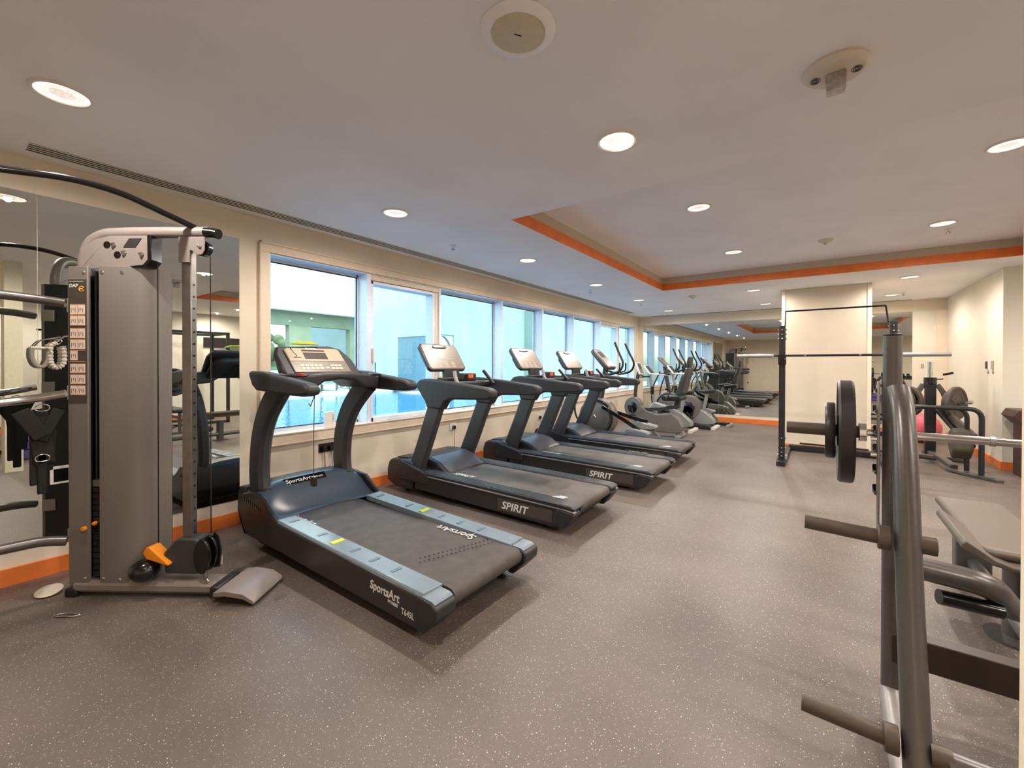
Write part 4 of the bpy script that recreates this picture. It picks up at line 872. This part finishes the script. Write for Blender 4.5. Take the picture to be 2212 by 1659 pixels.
def upright(loc, label, rz=0, big=False):
    T = thing('exercise_bike', label, 'exercise bike', loc, rz)
    if big:
        q = MB(); disc(q, (.30, 0, .42), .26, .19); q.build('drive_housing', bikeg, T); q = MB(); disc(q, (.30, -.10, .42), .13, .03); q.build('crank_cover', gloss, T)
        MB().prism([(.1, .0), (.1, .06), (.25, .11), (.75, .09), (.80, .04), (.80, .0)], -.22, .22, 'y').build('base_shell', blackp, T, bevel=.02)
    MB().prism([(-.10, .20), (-.06, .42), (.06, .56), (.20, .52), (.42, .46), (.62, .36), (.80, .20), (.82, .12), (.70, .075), (.05, .08)], -.09, .09, 'y').build('body_shell', bikes, T, bevel=.02, seg=3)
    q = MB(); disc(q, (.28, -.10, .33), .13, .03); q.build('crank_disc', gloss, T)
    MB().tube([(.28, -.12, .33), (.36, -.14, .22)], .012, 8).box(.31, .43, -.21, -.14, .20, .23).build('pedal', blackp, T)
    MB().tube([(.28, .12, .33), (.20, .14, .44)], .012, 8).box(.15, .26, .14, .21, .43, .46).build('pedal', blackp, T)
    MB().tube([(.06, 0, .52), (.02, 0, .75), (-.03, 0, 1.0), (-.06, 0, 1.16)], .032, 12, sub=3).build('mast', bikes, T)
    MB().cyl((.02, -.055, .80), 'z', .038, .16).build('bottle_holder', gloss, T)
    Mx = frame((.02, 0, 1.14), (0, 1, 0), (-.62, 0, .78))
    con = MB().prism([(-.14, .0), (.14, .0), (.12, .24), (-.12, .24)], -.035, 0, 'z', Mx).build('console', whitep, T, bevel=.012)
    MB().prism([(-.12, .02), (.12, .02), (.10, .22), (-.10, .22)], 0, .004, 'z', Mx).build('console_face', posts, con)
    MB().tube([(-.02, 0, 1.13), (.06, -.16, 1.14), (.20, -.20, 1.14), (.32, -.12, 1.13), (.35, 0, 1.12), (.32, .12, 1.13), (.20, .20, 1.14), (.06, .16, 1.14), (-.02, 0, 1.13)], .016, 10, sub=3).build('handlebar', whitep, T)
    MB().tube([(.20, -.20, 1.155), (.33, -.12, 1.145), (.36, 0, 1.135), (.33, .12, 1.145), (.20, .20, 1.155)], .017, 10, sub=3).build('handle_grip', gloss, T)
    MB().bar([(.58, 0, .36), (.66, 0, .74)], .06, .07, 0, (0, 1, 0)).build('seat_post', bikes, T)
    MB().prism([(.50, .755), (.52, .80), (.62, .805), (.80, .83), (.84, .80), (.80, .745), (.60, .73)], -.10, .10, 'y').build('saddle', vinyl, T, bevel=.025, seg=3)
    MB().bar([(.82, -.26, .03), (.82, .26, .03)], .08, .055).build('rear_foot', whitep, T); MB().bar([(.0, -.22, .03), (.0, .22, .03)], .07, .05).build('front_foot', bikeg, T)
    return T
upright((1.02, 9.02, 0), 'silver upright bike with a white looped handlebar behind the recumbent bike')
upright((1.30, 9.72, 0), 'grey upright bike with a round drive housing closest to the back mirror', big=True)

# ------------------------------------------------------------------ right side of the room, seen in the mirrors
def wd2(b, x, y): b.bm.transform(Matrix.Translation((-x, -y, 0))); return b
o = thing('dumbbell_rack', 'black two-tier dumbbell rack on the right side, seen reflected in the mirror', 'rack', (6.75, .55, 0))
for X_ in (-.9, .9): MB().bar([(X_, -.22, .03), (X_, .22, .03)], .06, .05).bar([(X_, -.05, .05), (X_, -.12, 1.0)], .06, .07, 0, (1, 0, 0)).build('rack_leg', blackm, o)
for z in (.42, .86): MB().prism([(-.20, z+.05), (.14, z-.05), (.14, z-.02), (-.20, z+.08)], -.95, .95, 'x').build('shelf', blackm, o, bevel=.004)
k = 0
hx = MB()
def dumbbell_proto():
    t = thing('dumbbell', '', 'dumbbell', (0, 0, 0)); 
    MB().cyl((0, 0, 0), 'y', .015, .16, 12).build('grip', chrome, t)
    for s in (-1, 1): MB().cyl((0, s*.095, 0), 'y', .052, .06, 6).build('head', rubber, t, bevel=.006)
    return t
dp = dumbbell_proto(); first = True
for tier, z in (('upper', .86), ('lower', .42)):
    for i in range(12):
        t = dp if first else dup(dp); first = False
        t.location = (6.75-.83+i*.15, .52, z+.10); t.rotation_euler = (R(-16), 0, 0)
        t['label'] = '%s black hex dumbbell from the left on the %s tier of the dumbbell rack' % (('first', 'second', 'third', 'fourth', 'fifth', 'sixth', 'seventh', 'eighth', 'ninth', 'tenth', 'eleventh', 'twelfth')[i], tier); t['group'] = 'dumbbells on the %s tier' % tier
o = thing('lat_machine', 'black weight machine with padded seat by the far side wall, in the left mirror', 'gym machine', (7.7, 1.75, 0))
MB().box(-.06, .06, -.30, .30, 0, .06).box(-.7, .3, -.05, .05, 0, .06).build('base_frame', blackm, o, bevel=.006)
MB().box(-.05, .05, -.05, .05, .06, 2.0).box(.15, .40, -.2, .2, .06, 1.7).build('weight_tower', gun, o, bevel=.01)
MB().tube([(.0, -.5, 1.95), (.0, .5, 1.95)], .018, 10).build('pull_bar', gloss, o)
MB().box(-.62, -.25, -.17, .17, .42, .50).build('seat', vinyl, o, bevel=.02); MB().box(-.47, -.40, -.06, .06, .05, .42).build('seat_post', gun, o)
MB().prism([(-.22, .55), (-.13, .55), (-.05, 1.15), (-.14, 1.15)], -.14, .14, 'y').build('backrest', greyv, o, bevel=.02)
o = thing('power_rack', 'black square power rack by the far side wall, seen in the left mirror', 'squat rack', (7.6, 3.55, 0))
for X_ in (-.45, .45):
    for Y_ in (-.6, .6): MB().box(X_-.03, X_+.03, Y_-.03, Y_+.03, 0, 2.05).build('upright', blackm, o, bevel=.003)
    MB().box(X_-.03, X_+.03, -.6, .6, 2.0, 2.05).box(X_-.03, X_+.03, -.6, .6, 0, .05).build('side_beam', blackm, o)
MB().box(-.45, .45, -.63, -.57, 2.0, 2.05).box(-.45, .45, .57, .63, 2.0, 2.05).build('top_beam', blackm, o)
o = thing('flat_bench', 'black flat exercise bench inside the right area, seen in the left mirror', 'bench', (6.5, 2.9, 0))
MB().box(-.6, .6, -.14, .14, .40, .47).build('bench_pad', vinyl, o, bevel=.02); MB().bar([(-.5, -.2, .02), (-.5, .2, .02)], .05, .04).bar([(.5, -.2, .02), (.5, .2, .02)], .05, .04).bar([(-.5, 0, .03), (-.5, 0, .4)], .05, .05, 0, (0, 1, 0)).bar([(.5, 0, .03), (.5, 0, .4)], .05, .05, 0, (0, 1, 0)).bar([(-.5, 0, .3), (.5, 0, .3)], .05, .05).build('bench_frame', gun, o)
tag(MB().box(XF-.03, XF, 4.15, 5.0, 1.75, 2.0).build('wall_panel', mat('panel_dark', (48, 36, 34), .3)), 'dark rectangular panel on the far side wall, seen in the left mirror', 'panel')
for k in range(2):
    tag(MB().box(-.35, .35, -.18, .18, 0, .13).build('step_platform', purple, bevel=.02, loc=(5.35, .95, k*.131)), 'purple aerobic step, %s of the stack of two, seen in the left mirror' % ('lower' if k == 0 else 'upper'), 'step platform')

# ------------------------------------------------------------------ outside: pool court
b = MB().box(-30, -.25, -20, 40, -.5, -.3)
tag(b.build('pool_terrace', deckm), kind='structure')
b = MB().box(-.95, -.25, -6, 30, -.3, .18).box(-12, -9.9, -6, 30, -.3, .36).box(-9.9, -.95, 17, 30, -.3, .30)
tag(b.build('pool_deck', deckm), kind='structure')
tag(MB().box(-9.9, -.95, -6, 17, -.3, .28).build('pool_water', waterm), 'blue swimming pool water outside the windows', 'pool', kind='stuff')
W = thing('pool_building', 'pale building with square openings across the pool', 'building', (-12, 6, 0))
Y_ = lambda y: y-6
b = MB()
for a, c_ in [(-6, 5.2), (7.99, 8.82), (10.5, 10.85)]: b.box(-.3, 0, Y_(a), Y_(c_), .36, 2.78)
b.box(-.3, 0, Y_(-6), Y_(10.85), 2.78, 3.3)
b.build('facade', stucco2, W)
MB().box(-.6, .4, Y_(-8), Y_(10.85), 3.3, 3.55).build('roof_slab', stucco, W)
MB().box(-.5, -.2, Y_(-8), Y_(10.85), 3.55, 9).build('upper_wall', stucco, W)
MB().box(-.9, -.6, Y_(5.3), Y_(10.4), .36, 1.1).build('parapet', stucco, W)
W = thing('pool_house', 'tall pale teal building with an arch opening at the right of the pool', 'building', (-8, 11, 0))
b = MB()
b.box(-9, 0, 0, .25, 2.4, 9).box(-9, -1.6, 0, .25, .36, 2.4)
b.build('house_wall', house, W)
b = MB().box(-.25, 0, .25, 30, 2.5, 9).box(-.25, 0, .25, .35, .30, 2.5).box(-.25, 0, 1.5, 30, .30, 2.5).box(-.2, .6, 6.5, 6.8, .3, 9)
b.build('long_wall', mat('sun_side_dark_teal_render', (122, 136, 128), .9, noise=.06, nscale=1), W)  # sunlit side of the house, its render colour darkened to offset the sun
MB().prism([(.35+1.15*i/12, 2.5-.75*math.sin(PI*(1-i/12))**.6 if 0 else 1.75+.7*math.sin(PI*i/12)**.6) for i in range(13)]+[(1.5, 2.52), (.35, 2.52)], -.2, -.05, 'x').build('arch_head', house, W)
MB().box(-1.6, 0, .02, .24, .36, 2.4).build('tiled_pier', bluew, W)
f = thing('glass_fence', 'frameless glass pool fence on the far pool edge', 'fence', (-9.98, 8, .36))
for k in range(5):
    MB().box(0, .012, -3.2+k*1.1, -2.15+k*1.1, .05, 1.05).build('glass_panel', fence_glass, f)
for k in range(6): MB().box(-.01, .022, -3.25+k*1.1-.012, -3.25+k*1.1+.012, 0, 1.05).build('fence_post', blackm, f)
for i, (x, y) in enumerate(((-10.9, 8.8), (-10.9, 10.0))):
    l_ = thing('sun_lounger', 'dark-framed sun lounger across the pool, %s one' % ('left' if i == 0 else 'right'), 'sun lounger', (x, y, .36))
    MB().box(-.9, .3, -.3, .3, .25, .31).prism([(.3, .25), (.3, .31), (.85, .75), (.88, .70)], -.3, .3, 'y').build('lounger_bed', crayon, l_)
    for a_ in (-.8, .2):
        for c_ in (-.27, .27): MB().box(a_-.02, a_+.02, c_-.02, c_+.02, 0, .25).build('leg', blackm, l_)
rr = random.Random(8)
g = MB()
for k in range(160): g.ball((-20.5+rr.random()*1.5, 9.6+rr.random()*8, .3+rr.random()*2.4), .25+rr.random()*.2, (1, 1, 1), 6)
tag(g.build('garden_hedge', gardenm), 'green garden hedge glimpsed beyond the pool buildings', 'hedge', kind='stuff')
# keep single-mesh props labelled
bpy.context.view_layer.update()
